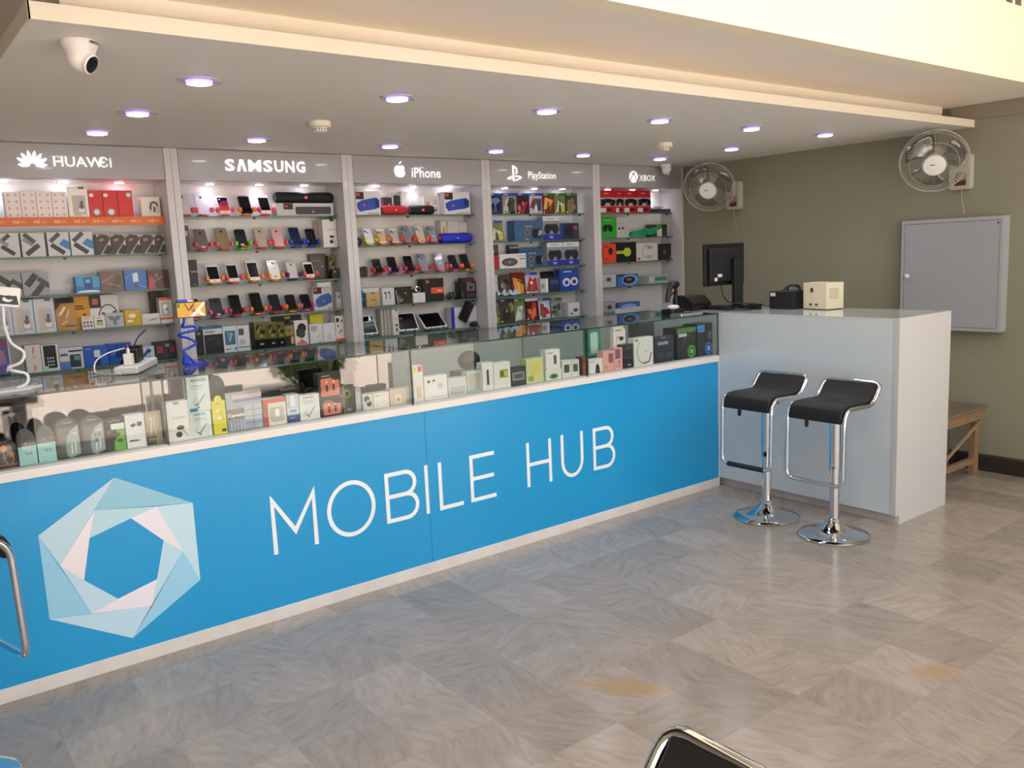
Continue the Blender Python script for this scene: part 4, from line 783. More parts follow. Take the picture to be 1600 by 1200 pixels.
WS = dict(ops=[('p', [(0, 0), (1, 0), (1, .5), (.5, .35), (0, .6)], '#c4502a'), ('p', [(0, .5), (.5, .3), (1, .55), (1, .8), (.4, .75)], '#8d2a6a'), ('r', .1, .82, .3, .88, '#d8d8dc')])
row(2, 1, [(288, 303, .074, 'silver phone back', 'coral', '#c9c8ce', BKC), (320, 303.5, .076, 'bright silver phone back', 'pink', '#dcdcea', BKC), (353, 306, .074, 'white magenta-screen phone', 'pink', '#e8e6e8', WS), (387, 307, .074, 'black phone', 'orange', '#15161a', dict(home=False)), (417, 306, .076, 'white dark-screen phone', 'coral', '#e8e6e6')])
row(2, 2, [(319, 359, .074, 'taupe phone back', 'coral', '#6f665f', dict(screen=None, ops=[('r', .35, .05, .7, .13, '#d9d4ce'), ('r', .35, .0, .75, .05, '#d8452f')])), (352, 357, .076, 'gold-brown phone back', 'pink', '#8d7a5c', BKC), (381, 359, .072, 'black phone back', 'green', '#17181c', dict(screen=None, ops=[('r', .3, .12, .65, .2, '#dedede'), ('r', .4, .02, .9, .11, '#e05a34')])), (411.5, 357, .073, 'champagne phone back', 'pink', '#b9a893', BKC), (438, 357, .073, 'rose pink phone back', 'coral', '#d3a3a6', BKC), (465.5, 356, .073, 'navy blue phone', 'blue', '#1d2a4f', dict(screen='#1a2648', home=False)), (490, 358, .066, 'small dark navy phone', 'blue', '#12162a', dict(home=False))])
row(2, 3, [(337, 414, .078, 'white dark-screen phone', 'orange', '#e3e1df'), (367, 412, .073, 'white dark-screen phone', 'coral', '#e3e1df'), (399.5, 408, .074, 'white dark-screen phone', 'orange', '#e3e1df'), (432, 407, .075, 'white phone back', 'orange', '#dcdada', dict(screen=None, ops=[('r', .4, .1, .65, .18, '#dc5a3a')])), (460, 409, .070, 'pale grey phone back', 'purple', '#c4c2bb', BKC), (486, 410, .068, 'white dark-screen phone', 'coral', '#e3e1df')])
row(2, 4, [(307, 468, .074, 'half-hidden dark phone', 'magenta', '#1d1d20', dict(home=False, screen=None)), (342, 466.5, .076, 'charcoal phone back', 'magenta', '#2c2e33', dict(screen=None, ops=[('r', .4, .02, .7, .12, '#b9bcc0')])), (372, 461.5, .074, 'black phone', 'red', '#131417', dict(home=False)), (405, 458, .076, 'tall black phone', 'orange', '#131417', dict(home=False)), (433, 460.5, .074, 'blue-black phone', 'red', '#181c2a', dict(home=False, screen='#151a28')), (458, 461, .070, 'black phone', 'orange', '#131417', dict(home=False)), (481, 460.5, .070, 'black phone', 'magenta', '#131417', dict(home=False))])
AP = [('e', .45, .72, .08, .05, '#2b2c33')]
row(3, 2, [(579.5, 357.5, .068, 'bright silver phone back', 'yellow-green', '#e4e5ee', dict(screen=None, home=False, ops=AP)), (599.5, 359, .066, 'white-banded gold phone back', 'orange', '#c9b491', dict(screen=None, home=False, ops=AP+[('r', 0, .9, 1, 1, '#e9e6e0'), ('r', 0, 0, 1, .1, '#e9e6e0')])), (619.5, 358, .066, 'white-banded silver phone back', 'coral', '#b9b7b4', dict(screen=None, home=False, ops=AP+[('r', 0, .92, 1, 1, '#e4e2de'), ('r', 0, 0, 1, .08, '#e4e2de')])), (639, 353.5, .070, 'space grey phone back', 'red', '#82858d', dict(screen=None, home=False, ops=AP)), (660, 353.5, .069, 'warm silver phone back', 'orange', '#c7c4bd', dict(screen=None, home=False, ops=AP+[('r', .4, .02, .75, .12, '#e26a4a')])), (679.5, 353.5, .070, 'blue-grey phone back', 'red', '#8d919d', dict(screen=None, home=False, ops=AP+[('r', .4, .3, .7, .38, '#dfe1e4')]))])
row(3, 3, [(593, 405, .070, 'round-button black phone', 'red', '#131417', dict(home=False, ops=[('e', .5, .42, .16, .1, '#4c4e54'), ('e', .5, .42, .1, .065, '#16171a')])), (617, 402, .072, 'black phone', 'magenta', '#101114', dict(home=False)), (642.5, 400.5, .072, 'black phone', 'red', '#101114', dict(home=False)), (665, 397, .078, 'plain grey phone back', 'red', '#7d818c', dict(screen=None, home=False, ops=AP)), (690.5, 396, .076, 'pale-labelled grey phone back', 'coral', '#868a95', dict(screen=None, home=False, ops=AP+[('r', .4, .35, .65, .42, '#e0e2e4')])), (711.5, 399, .070, 'dark blue phone', 'pink', '#161c28', dict(home=False, screen='#151b26')), (732.5, 397.5, .074, 'slate black phone', 'orange', '#1a1d24', dict(home=False, screen='#161920'))])
# -- second bay: the other goods
t = S(2, 1, 433, 522, 317.5, 'long white soundbar carton', '#c9c6c6', [('r', .12, .5, .28, .98, '#241c1d'), ('r', .14, .68, .19, .82, '#d8482c'), ('rr', .32, .1, .95, .72, '#3a3a3f', .03), ('e', .63, .32, .02, .09, '#c98a84')], d=.09)
def pill(label, x, y, z, L, r, c, badge, end=None, name='speaker'):
    th = thing(name, label, 'speaker', (x, y, z)); q = Matrix.Rotation(radians(90), 4, 'Y')
    b = MB(); b.lathe([(r*.55, -L/2), (r*.86, -L/2+.004), (r, -L/2+.018), (r, L/2-.018), (r*.86, L/2-.004), (r*.55, L/2)], mottled(c, c, 400, 0.7), 28, Matrix.Translation((0, 0, r)) @ q); b.build('grille_body', th)
    for s in (-1, 1):
        b = MB(); b.lathe([(r*.74, s*(L/2-.006)), (r*.70, s*(L/2+.003)), (r*.30, s*(L/2+.001)), (0.0001, s*(L/2))], M(end or '#1b1c20', 0.3), 24, Matrix.Translation((0, 0, r)) @ q); b.build('end_cap', th)
    b = MB(); b.face([(p*.9, -r-0.0012, r+k2) for p, k2 in ((-.014, -.009), (.014, -.009), (.014, .009), (-.014, .009))], M(badge, 0.4)); b.face([(p, -r-0.0016, r+k2) for p, k2 in ((-.006, -.003), (.006, -.003), (.006, .003), (-.006, .003))], M('#f1d9d4', 0.4)); b.build('badge', th)
    return th
xm = (fx(429, 1.79, t)+fx(520, 1.79, t))/2
pill('long black speaker lying on the white soundbar carton, top shelf, second bay', xm, 1.795, t, fx(520, 1.79, t)-fx(429, 1.79, t)-.01, .037, '#141416', '#d8323a')
S(2, 2, 284.5, 298, 352.5, 'dark narrow box with a pale label', '#3c3a3d', [('r', .25, .6, .85, .8, '#a9a6a6'), ('r', .1, .1, .9, .4, '#4d4044')])
S(2, 2, 494.5, 505.5, 346, 'thin cream box leaning beside the earphone carton', '#cbbab2', [('r', 0.2, 0.51, 0.5, 0.575, '#a8938b')], y=1.84, d=.03)
EAR = [('e', .62, .38, .17, .05, '#1d1e21'), ('e', .58, .2, .14, .07, '#1d1e21'), ('l', [(.65, .36), (.9, .05)], .012, '#2a2b2e'), ('t', 'SOUND', .3, .6, .07, '#8e8b88'), ('r', .55, .93, .8, 1, '#24252a')]
S(2, 2, 506, 532, 343, 'white hanging earphone carton at the right end', '#dad6d3', EAR)
S(2, 3, 289.5, 311, 406, 'plain black phone carton at the left end', '#141518', [('r', 0.5, 0.527, 0.95, 0.573, '#8d8f95'), ('r', .55, .06, .85, .08, '#8d8f95')])
S(2, 3, 486, 511, 397, 'brown-grey leather-look case', '#4b4540', [('rr', .06, .05, .94, .95, '#544d47', .06), ('r', .2, .72, .7, .75, '#8a8178'), ('e', .75, .5, .04, .03, '#d0cac2')], d=.03, y=1.838, name='phone_case', cat='case')
CAMO = [('r', 0, .36, 1, 1, '#6d6a2c'), ('e', .3, .8, .2, .1, '#23251c'), ('e', .65, .62, .22, .08, '#23251c'), ('e', .5, .48, .2, .06, '#a39c45'), ('r', 0, 0, 1, .36, '#15161a'), ('r', 0.35, 0.149, 0.65, 0.208, '#b9b9b4'), ('d', .3, .7, .03, .3, -25, '#dcd9c0')]
S(2, 3, 511.5, 533, 399, 'clear pack with yellow camouflage print', '#3b3a22', CAMO, y=1.80, rough=.12, name='blister_pack', cat='pack')
S(2, 3, 520, 534, 419.5, 'small black box in front of the camouflage pack', '#24272c', [('r', 0.2, 0.62, 0.5, 0.75, '#9aa0a6')], d=.03)
t = S(2, 4, 491, 521, 448, 'white speaker carton picturing a blue speaker', '#c7c6c5', [('r', .02, .7, .44, .98, '#1d191b'), ('r', .06, .82, .22, .94, '#d8482c'), ('p', [(.12, .2), (.1, .45), (.35, .62), (.8, .72), (.95, .6), (.95, .3), (.55, .16), (.25, .12)], '#24549c'), ('e', .55, .38, .05, .05, '#d8583c'), ('e', .75, .06, .03, .03, '#333'), ('e', .85, .06, .03, .03, '#333')], d=.075, y=1.80)
S(2, 4, 496, 517, 441.5, 'flat white box lying on the speaker carton', '#d9d8d6', [('r', 0, .45, 1, .52, '#77787a')], on=t, y=1.77)
S(2, 4, 521.5, 541.5, 455.5, 'clear plastic pack with pale earphones', '#a39d94', [('rr', .12, .1, .88, .92, '#b7b6b0', .08), ('l', arc(.5, .4, .25, .2, 200, -20, 8), .04, '#e6e6e2'), ('r', .35, .6, .6, .8, '#6d6d6a')], rough=.12, name='blister_pack', cat='pack')
S(2, 5, 303, 320.5, 517, 'black box half hidden by the blue holder', '#121215', [('e', .6, .88, .2, .06, '#8f7a55'), ('r', .1, .1, .8, .3, '#1c1c21')])
S(2, 5, 320, 350.5, 514, 'white and black adapter carton', '#c9d0d4', [('rr', .03, 0, 1, .78, '#17181e', .03), ('r', .1, .86, .6, .92, '#7b8288'), ('e', .7, .4, .2, .1, '#2e3036'), ('r', .2, .55, .6, .62, '#34363c')], y=1.757)
S(2, 5, 318, 350, 509.5, 'light blue box behind the adapter carton', '#4d86a8', [], y=1.835, d=.04)
S(2, 5, 351, 372.5, 509.5, 'white cable carton with a blue picture panel', '#c6d2d8', [('r', .12, .28, .88, .82, '#2f6f86'), ('l', [(.35, .75), (.45, .4), (.6, .75)], .02, '#dfe7ea'), ('l', [(.55, .75), (.5, .45), (.7, .72)], .02, '#cfd9dc'), ('e', .85, .12, .1, .06, '#2f7fc0'), ('r', .1, .1, .5, .14, '#b46a62')])
S(2, 5, 373, 392, 508.5, 'pale grey-white charger box', '#cdd3d4', [('r', .1, .62, .55, .88, '#4d5668'), ('r', .15, .25, .6, .45, '#aab0b2'), ('r', .05, .12, 1, .18, '#77a07c')])
for k, (a, c) in enumerate(((400, 420), (420.5, 435), (435.5, 447))):
    S(2, 5, a, c, 503, f'clear pack of black and yellow speakers, {["left", "middle", "right"][k]} of three', '#45442c', CAMO, rough=.1, name='blister_pack', cat='pack', group='camouflage packs', y=1.745)
S(2, 5, 445, 461.5, 505, 'black and gold earbud box', '#1a1a1c', [('r', .05, .45, .95, .9, '#8d7a36'), ('d', .45, .68, .18, .06, -30, '#222'), ('r', .6, .08, .92, .4, '#b8a93c')], y=1.75)
t5 = SZ[4]+fz(505, fx(450, 1.76, SZ[4]), 1.76)-SZ[4]
S(2, 5, 430, 474, 493.5, 'long black box standing behind the camouflage packs', '#17181b', [('r', .4, .9, .6, .97, '#d8cf34')], y=1.845, d=.03)
S(2, 5, 461.8, 483, 500.5, 'white carton picturing a black helmet', '#d8d3ce', [('e', .55, .68, .33, .2, '#1a1b1d'), ('e', .5, .45, .28, .18, '#3a3b3f'), ('r', .12, .35, .28, .65, '#24252a'), ('p', [(.2, .1), (.8, .1), (.5, .22)], '#d8582f'), ('r', .1, .03, .9, .08, '#c94a32')])
S(2, 5, 487, 507, 490.5, 'yellow hang pack with rounded top behind white boxes', '#d4cc1e', [('r', .3, .4, .95, .7, '#e3da2a'), ('r', .45, .55, .8, .6, '#6d6a1c')], y=1.83, d=.03, name='hang_pack', cat='pack')
S(2, 5, 485.5, 505.5, 506, 'white charger box picturing a plug, left of the pair', '#d2d3d3', [('r', .1, .62, .55, .9, '#9ea3a8'), ('d', .65, .35, .16, .06, 40, '#b7b9ba'), ('r', .55, .03, .85, .06, '#3a3a3a')], group='white charger boxes')
S(2, 5, 506, 525, 505, 'white charger box picturing a cable, right of the pair', '#d2d3d3', [('l', arc(.5, .45, .28, .2, 180, -60, 10), .03, '#f2f2f2'), ('rr', .3, .1, .7, .45, '#c2c4c5', .1)], group='white charger boxes')
S(2, 5, 525.5, 543.5, 493.5, 'white earphone carton with orange base strip', '#d9d5d0', [('r', 0, 0, 1, .09, '#d8502c'), ('r', .1, .75, .45, .92, '#1f1f24'), ('e', .3, .6, .09, .05, '#222'), ('e', .75, .8, .09, .05, '#222'), ('d', .55, .38, .25, .05, 50, '#1b1b1e')], y=1.745)
# -- middle bay
JB = [('r', .02, .66, .34, .96, '#1c191b'), ('r', .05, .8, .18, .92, '#d8482c'), ('p', [(.05, .3), (.05, .5), (.25, .62), (.85, .74), (.97, .62), (.97, .32), (.75, .24), (.45, .2), (.15, .14)], '#1f49b4'), ('e', .87, .5, .1, .18, '#152a5c'), ('e', .34, .4, .05, .06, '#d8482c')]+[('e', .5+.1*i, .06, .025, .025, '#333') for i in range(5)]
S(3, 1, 556.8, 595.3, 298.5, 'white speaker carton picturing a blue speaker, at the left end', '#dcdad9', JB, d=.09, group='blue-speaker cartons')
S(3, 1, 695, 735, 300, 'white speaker carton picturing a blue speaker, at the right end', '#dcdad9', JB, d=.09, group='blue-speaker cartons')
S(3, 1, 600.5, 613.5, 308.5, 'small dark box behind the red speaker', '#2b2226', [('d', .55, .5, .3, .06, 60, '#d8dadc')], y=1.83, d=.04)
S(3, 1, 614, 628.5, 303.5, 'white phone carton with a black phone, behind the red speaker', '#cfcdce', [('rr', .14, 0, .9, .95, '#191a20', .1), ('p', [(.3, .0), (.8, .0), (.7, .3), (.4, .25)], '#a82a30')], y=1.825, d=.05)
S(3, 1, 628.8, 645, 299, 'plain white phone carton between the red and black speakers', '#dddbdf', [], y=1.83, d=.045)
S(3, 1, 645.3, 661, 303, 'plain white phone carton behind the black speaker', '#d3d1d2', [], y=1.83, d=.045)
S(3, 1, 661.5, 690, 306, 'white carton with grey print and an orange figure', '#d6d5d6', [('e', .25, .6, .14, .12, '#d88a4a'), ('r', .6, .55, .9, .8, '#b7b9c0'), ('r', .62, .2, .85, .3, '#5a5c62'), ('r', .62, .35, .95, .4, '#9a9ca2')], y=1.815, d=.05)
z1 = SZ[0]+.001
pill('red cylinder speaker, top shelf, middle bay', (fx(596, 1.785, z1)+fx(635, 1.785, z1))/2, 1.785, z1, fx(635, 1.785, z1)-fx(596, 1.785, z1), .034, '#c4262c', '#e2403a', '#7d1a20')
pill('black cylinder speaker, top shelf, middle bay', (fx(638.5, 1.785, z1)+fx(676.5, 1.785, z1))/2, 1.785, z1, fx(676.5, 1.785, z1)-fx(638.5, 1.785, z1), .034, '#131418', '#d8323a', '#6d7078')
z1 = SZ[1]+.001
pill('bright blue cylinder speaker, second shelf, middle bay', (fx(687.5, 1.782, z1)+fx(735, 1.782, z1))/2, 1.782, z1, fx(735, 1.782, z1)-fx(687.5, 1.782, z1), .037, '#1d2fc4', '#2a3ac8', '#1b2a8c')
b = MB(); b.blob((0, 0, 0.03), (0.028, 0.025, 0.03), M('#17181b', 0.4), 12, 8); tag(b.build('speaker', loc=(fx(560, 1.79, z1), 1.79, z1)), 'small round black speaker at the left end, second shelf, middle bay', 'speaker')
S(3, 2, 686, 699.5, 344.5, 'white phone carton with gold phone, behind the blue speaker', '#d2cecd', [('r', .5, .35, .85, .75, '#c79a5c'), ('r', 0, 0, .3, 1, '#8f8a88')], y=1.835, d=.035)
S(3, 2, 700, 718.5, 345, 'plain white phone carton behind the blue speaker', '#c9c4c2', [], y=1.835, d=.035)
S(3, 2, 719, 731.5, 347, 'white carton with orange flower, behind the blue speaker', '#cdc8c5', [('e', .5, .4, .25, .15, '#d67f42')], y=1.835, d=.035)
S(3, 3, 563.5, 569.5, 417.5, 'narrow black speaker box', '#1b1a1d', [('r', .2, .3, .8, .7, '#2e2e33')], d=.05)
S(3, 3, 570, 575.5, 416.5, 'narrow black and red speaker box', '#18171a', [('r', .7, 0, 1, 1, '#a02a2e')], d=.05)
S(3, 4, 561.5, 594, 450, 'white carton with a large blue shape', '#cdcfd2', [('p', [(0, 0), (.45, 0), (.4, .5), (.2, .9), (0, 1)], '#2c6fb0'), ('e', .15, .4, .1, .08, '#5fa0d0')], y=1.79)
S(3, 4, 573.5, 594.5, 457, 'tan paper-bag style box', '#b99b67', [('e', .5, .98, .14, .06, '#2c2620'), ('r', .3, .42, .72, .48, '#6d5836'), ('r', .65, .1, .72, .2, '#6d5836')], y=1.742, d=.03)
S(3, 4, 595, 617.5, 450, 'white box with two black earphones', '#c6c8cb', [('e', .25, .72, .1, .05, '#1b1b1e'), ('r', .26, .35, .33, .72, '#1b1b1e'), ('e', .55, .74, .1, .05, '#1b1b1e'), ('r', .58, .35, .64, .72, '#1b1b1e')])
S(3, 4, 618, 644.5, 448, 'black shiny film pouch', '#2f2b28', [('d', .12, .4, .02, .35, 8, '#b9b0a6'), ('p', [(.15, .1), (.45, .2), (.2, .6)], '#6d635a'), ('e', .62, .62, .05, .04, '#bdb5ac'), ('d', .35, .2, .12, .02, 30, '#c9c1b8')], rough=.1, d=.03, name='pouch', cat='pouch')
t = S(3, 4, 646, 665, 457.5, 'small plain white box under the watch', '#d8d6d2', [('r', .48, 0, .52, 1, '#c6c4c0')])
wx_ = fx(652, 1.775, t); th = thing('smartwatch', 'round silver-faced black watch on the small white box, fourth shelf, middle bay', 'watch', (wx_, 1.775, t))
b = MB(); q = Matrix.Translation((0, 0, 0.024)) @ Matrix.Rotation(radians(80), 4, 'X'); b.lathe([(0.0001, 0.012), (0.014, 0.013), (0.017, 0.011)], M('#1a1b1f', 0.1), 20, q); b.build('face', th)
b = MB(); b.lathe([(0.017, 0.014), (0.022, 0.012), (0.022, 0.0), (0.0001, 0.0)], M('#e2e3e6', 0.15, 0.8), 20, q); b.build('case_ring', th)
b = MB(); b.tube([(0.022, 0.0, 0.024), (0.034, 0.012, 0.022), (0.03, 0.03, 0.01), (0, 0.035, 0.006), (-0.03, 0.03, 0.01), (-0.034, 0.012, 0.022), (-0.022, 0, 0.024)], 0.006, M('#1a1a1d', 0.5), 8); b.build('strap', th)
S(3, 4, 660.5, 694.5, 435.5, 'tall black carton with an orange band and dot', '#17191c', [('r', .36, .34, 1, .6, '#e0562a'), ('e', .2, .88, .08, .07, '#e0562a'), ('r', 0.66, 0.428, 0.885, 0.48, '#f0c8b4')], y=1.772, d=.08)
z1 = SZ[3]+.001; xh = fx(705, 1.79, z1)
th = thing('headphones', 'folded black headphones lying right of the orange-banded carton, fourth shelf, middle bay', 'headphones', (xh, 1.79, z1)); bm_ = M('#141518', 0.35)
b = MB(); b.tube([(0.045*cos(radians(a)), 0.0, 0.012+0.040*sin(radians(a))) for a in range(0, 181, 15)], 0.006, bm_, 8); b.build('headband', th)
for s in (-1, 1):
    b = MB(); b.lathe([(0.0001, -0.012), (0.020, -0.012), (0.024, -0.004), (0.024, 0.008), (0.012, 0.012), (0.0001, 0.012)], bm_, 18, Matrix.Translation((s*0.03, -0.012, 0.025)) @ Matrix.Rotation(radians(90), 4, 'X')); b.build('ear_cup', th)
t = S(3, 4, 720, 747, 440, 'black and purple carton with a grey panel', '#1c181e', [('r', .42, .45, .9, .88, '#6f6f74'), ('r', .55, .55, .78, .75, '#24242a'), ('r', .4, .22, 1, .32, '#4a2748'), ('r', .4, .14, .95, .17, '#a04a86'), ('r', .35, .9, .7, 1.0, '#a82a6a')])
S(3, 4, 721, 740, 434, 'small dark box lying on the purple carton', '#231d22', [('r', .4, .1, .9, .6, '#3a2438')], on=t, d=.05)
b = MB(); b.lathe([(0.014, 0), (0.015, 0.05), (0.011, 0.06), (0.0001, 0.062)], M('#121216', 0.3), 14); tag(b.build('charger', loc=(fx(723, 1.735, SZ[3]), 1.742, SZ[3]+.001)), 'small black cylinder in front of the purple carton, fourth shelf, middle bay', 'charger')
def tablet(px0, px1, top, lab, yaw, lean=40, y=1.76):
    z = SZ[4]+0.001; x0, x1 = fx(px0, y, z), fx(px1, y, z); w = x1-x0; a = radians(lean); h = (fz(top, (x0+x1)/2, y+0.08)-z-0.02)/cos(a); h = min(h, 0.15); a = min(a, math.asin(min(.99, max(.2, (YB-y-.016)/h))))
    o = slab_phone('tablet', lab+', bottom shelf, middle bay', 'tablet', w, h, (x0+x1)/2, y, z+0.022, (-a, 0, radians(yaw)), '#dcdcdc', '#0e0f14', [], 0.008, 'white tablets on wire stands', 0.05, 0.07)
    th = thing('tablet_stand', 'wire stand under the '+lab+', bottom shelf, middle bay', 'stand', ((x0+x1)/2, y, z), group='wire tablet stands')
    for s in (-1, 1):
        b = MB(); b.tube(bend([(s*w*.25, -0.012, 0.034), (s*w*.25, -0.013, 0.018), (s*w*.25, 0.006, 0.016), (s*w*.3, -0.01, 0.003), (s*w*.3, 0.08, 0.003), (s*w*.22, 0.075, 0.08)], 0.006), 0.0025, M('#1c1d20', 0.3), 6); b.build('wire_leg', th)
tablet(563, 592, 488.5, 'white tablet at the left end', 0, 30); tablet(625, 655, 489.5, 'white tablet right of the earphone cartons', -4, 34); tablet(664, 701, 487, 'larger white tablet beside the console carton', 6, 46)
for k, (a, c, yy) in enumerate(((596.5, 601, 1.80), (602, 606, 1.79), (607, 611, 1.78))):
    S(3, 5, a, c, 484, f'grey-white thin carton, {ORD[k]} of the row behind the earphone box', '#b9b5b0', [], y=yy, d=.06, group='thin white cartons')
S(3, 5, 611.5, 624.5, 483.5, 'white earphone carton in front of the thin cartons', '#d2ceca', EAR, y=1.745)
S(3, 5, 706, 764, 478.5, 'white game-console carton with blue side and symbols', '#c9cad4', [('r', 0, 0, .13, 1, '#2a2aa6'), ('T', 'PS4', .78, .78, .12, '#8e92a6'), ('t', '\u0394OX\u25a1', .46, .08, .2, '#44507c', 0, 0.95)], d=.07, y=1.765)
slab_phone('smartphone', 'large black phone tilted against the game-console carton, bottom shelf, middle bay', 'phone', 0.085, 0.16, fx(722, 1.745, SZ[4]), 1.735, SZ[4]+0.056, (radians(-3), radians(34), 0), '#121317', '#1c1e24', [], 0.009)
b = MB(); b.blob((0, 0, 0.018), (0.035, 0.03, 0.02), M('#121317', 0.4), 14, 8); b.blob((0.012, -0.02, 0.01), (0.015, 0.016, 0.010), M('#121317', 0.4), 8, 6); tag(b.build('computer_mouse', loc=(min(fx(754, 1.735, 1.084), BX[2][1]-.095), 1.735, SZ[4]+0.004)), 'small black mouse in front of the game-console carton, bottom shelf, middle bay', 'mouse')
# -- fourth bay: games
def cover(seed, band, pal):
    r = random.Random(seed); o = [('r', 0, 0, 1, 1, pal[0])]
    for k in range(4):
        c = r.choice(pal[1:]); o.append(('e', r.uniform(.15, .85), r.uniform(.1, .7), r.uniform(.1, .3), r.uniform(.08, .2), c) if r.random() < .5 else ('p', [(r.uniform(0, .4), r.uniform(0, .4)), (r.uniform(.5, 1), r.uniform(0, .3)), (r.uniform(.6, 1), r.uniform(.4, .8)), (r.uniform(.1, .5), r.uniform(.5, .85))], c))
    o += [('e', .5, .5, .10, .09, r.choice(pal[1:])), ('p', [(.38, .08), (.62, .08), (.58, .42), (.42, .42)], r.choice(pal[1:])), ('r', .05, .03, .16, .09, '#e6e6e8')]
    if band: o += [('r', 0, .88, 1, 1, band), ('r', .08, .92, .4, .955, '#d9dde8')]
    return o
BL, GN = '#2546a8', '#2c7a38'
GP = [['#27355c', '#3f5f98', '#1b2440', '#7286b8', '#4a3a66'], ['#8a8d88', '#4c4f48', '#c9cbbf', '#6a6d5e', '#35382f'], ['#4a1f30', '#c0392f', '#d8774a', '#2a1c40', '#a03058'], ['#b9bcc8', '#b8353a', '#5d7a4a', '#e2e3ea', '#4a4f66'], ['#7a2a26', '#d88a3a', '#3f4a24', '#b04a2a', '#e0b060'], ['#73804a', '#d8d8d0', '#c9b83a', '#3a4a30', '#8ea0b8'], ['#4a4238', '#8a7a5a', '#2a2c26', '#6a5a40', '#a09478']]
GD = ['dark navy', 'grey', 'dark red and orange', 'white and red', 'red and gold', 'green and white', 'brown']
for k, (a, c) in enumerate(((763.8, 784.6), (785.2, 808), (808.5, 827), (827.5, 847.7), (848.2, 865.7), (866.2, 883.7), (884.2, 902.5))):
    S(4, 1, a, c, 302, f'{GD[k]} game case with {"blue" if k < 4 else "green"} top band', '#20284a', cover(k, BL if k < 4 else GN, GP[k]), d=.015, rough=.18, name='game_case', cat='game case', group='game cases on the top shelf')
S(4, 2, 766, 788.5, 344.5, 'green and white game case leaning at the left end', '#20284a', cover(5, BL, GP[5]), d=.015, lean=8, rough=.18, name='game_case', cat='game case')
VR = [('t', 'Gear VR', .38, .66, .09, '#cfd8e4'), ('e', .45, .4, .09, .16, '#9a7a4a'), ('e', .45, .4, .06, .1, '#3a4a60'), ('rr', .62, .12, .98, .58, '#1b1d24', .08), ('p', [(.82, .2), (.98, .3), (.98, .52), (.85, .5)], '#9aa0a8'), ('r', .36, .05, .5, .1, '#9fb0c4')]
S(4, 2, 804.5, 848.5, 344.5, 'slate blue headset carton, second shelf row', '#3d5f86', VR, d=.09, group='slate blue headset cartons')
PAD = [('r', 0, 0, 1, .24, '#26309a'), ('t', 'PS4', .38, .07, .1, '#cdd3ea', .02), ('r', 0, .8, 1, 1, '#d6d8de'), ('e', .26, .46, .2, .22, '#22242a'), ('e', .74, .46, .2, .22, '#22242a'), ('r', .25, .4, .75, .66, '#22242a'), ('t', 'PlayStation', .22, .86, .07, '#4a4c55')]
S(4, 2, 849, 875, 336.5, 'controller carton with white top and blue base', '#8b8f96', PAD)
S(4, 2, 875.5, 905, 348.5, 'dark blue-black controller carton with a red side picture', '#25304a', [('r', 0, 0, .12, 1, '#2b4a8c'), ('e', .45, .5, .25, .3, '#1c2230'), ('e', .82, .7, .12, .14, '#a84a4a'), ('e', .82, .4, .1, .2, '#5a3038')])
S(4, 3, 766, 780, 382.5, 'dark game case above red band, at the left end', '#4a2430', [('r', 0, 0, 1, .56, '#a82a34'), ('e', .3, .72, .2, .1, '#cfe0c0'), ('e', .7, .8, .2, .12, '#6a3a5a')], d=.05)
S(4, 3, 781, 822.5, 396.5, 'white carton picturing an oval black speaker', '#d6d1cd', [('e', .38, .44, .3, .28, '#3c3a3c'), ('e', .38, .44, .24, .2, '#58565a'), ('e', .38, .44, .05, .08, '#8d8a8d'), ('r', 0.76, 0.609, 0.97, 0.667, '#4a4648'), ('r', 0.68, 0.807, 0.97, 0.853, '#8d8a8a')], y=1.745)
S(4, 3, 797, 811.5, 383, 'dark box with red lettering behind the white speaker carton', '#22283c', [('r', 0.2, 0.418, 0.425, 0.535, '#b0402f'), ('r', 0, .85, 1, .95, '#8d94a8')], y=1.815, d=.04)
S(4, 3, 812, 855, 386.5, 'slate blue headset carton, third shelf row', '#3d5f86', VR, d=.07, y=1.80, group='slate blue headset cartons')
for k, (a, c) in enumerate(((855.5, 880), (880.5, 905.5))):
    S(4, 3, a, c, 378-k, f'controller carton with white top, {["left", "right"][k]} of two', '#8b8f96', PAD, group='controller cartons')
S(4, 4, 769.5, 779, 430, 'pale box behind the crumpled plastic bag', '#c9d0cf', [('d', .5, .6, .2, .06, 30, '#8fa0a0')], y=1.80)
for k, (a, c, t, p) in enumerate(((779.5, 800, 429.5, 6), (801, 821.5, 426, 4), (822.3, 841.8, 425.8, 3))):
    S(4, 4, a, c, t, f'{["brown", "red and gold", "white and red"][k]} football-style game case with figures', '#20284a', cover(20+k, [None, None, BL][k], GP[p]), d=.015, lean=6, y=1.77, rough=.18, name='game_case', cat='game case', group='game cases on the fourth shelf')
b = MB(); r = random.Random(4); vs = []; fs = []; NX, NY = 14, 7
for i in range(NX+1):
    for j in range(NY+1): vs.append((-.11+.22*i/NX, -.02+.05*j/NY+r.uniform(-.006, .006), max(0.002, .045*sin(pi*min(1, j/NY*1.1))*(0.55+.45*sin(i*1.7))+r.uniform(0, .016))))
for i in range(NX):
    for j in range(NY): q = i*(NY+1)+j; fs.append((q, q+1, q+NY+2, q+NY+1))
b.add(vs, fs, M('#b4c3d6', 0.12), True); tag(b.build('plastic_bag', loc=(fx(793, 1.745, SZ[3]), 1.738, SZ[3]+.001)), 'crumpled pale blue plastic bag in front of games, fourth shelf, fourth bay', 'bag')
S(4, 4, 844.5, 857, 435.5, 'white and grey slim box', '#c2c2c4', [('r', .7, 0, 1, 1, '#e6e6e6'), ('r', .1, .3, .5, .6, '#8f9094')])
S(4, 4, 858, 874.5, 433, 'navy box under the tilted black box', '#252c4c', [('r', .1, .5, .9, .8, '#3a4680')], d=.05)
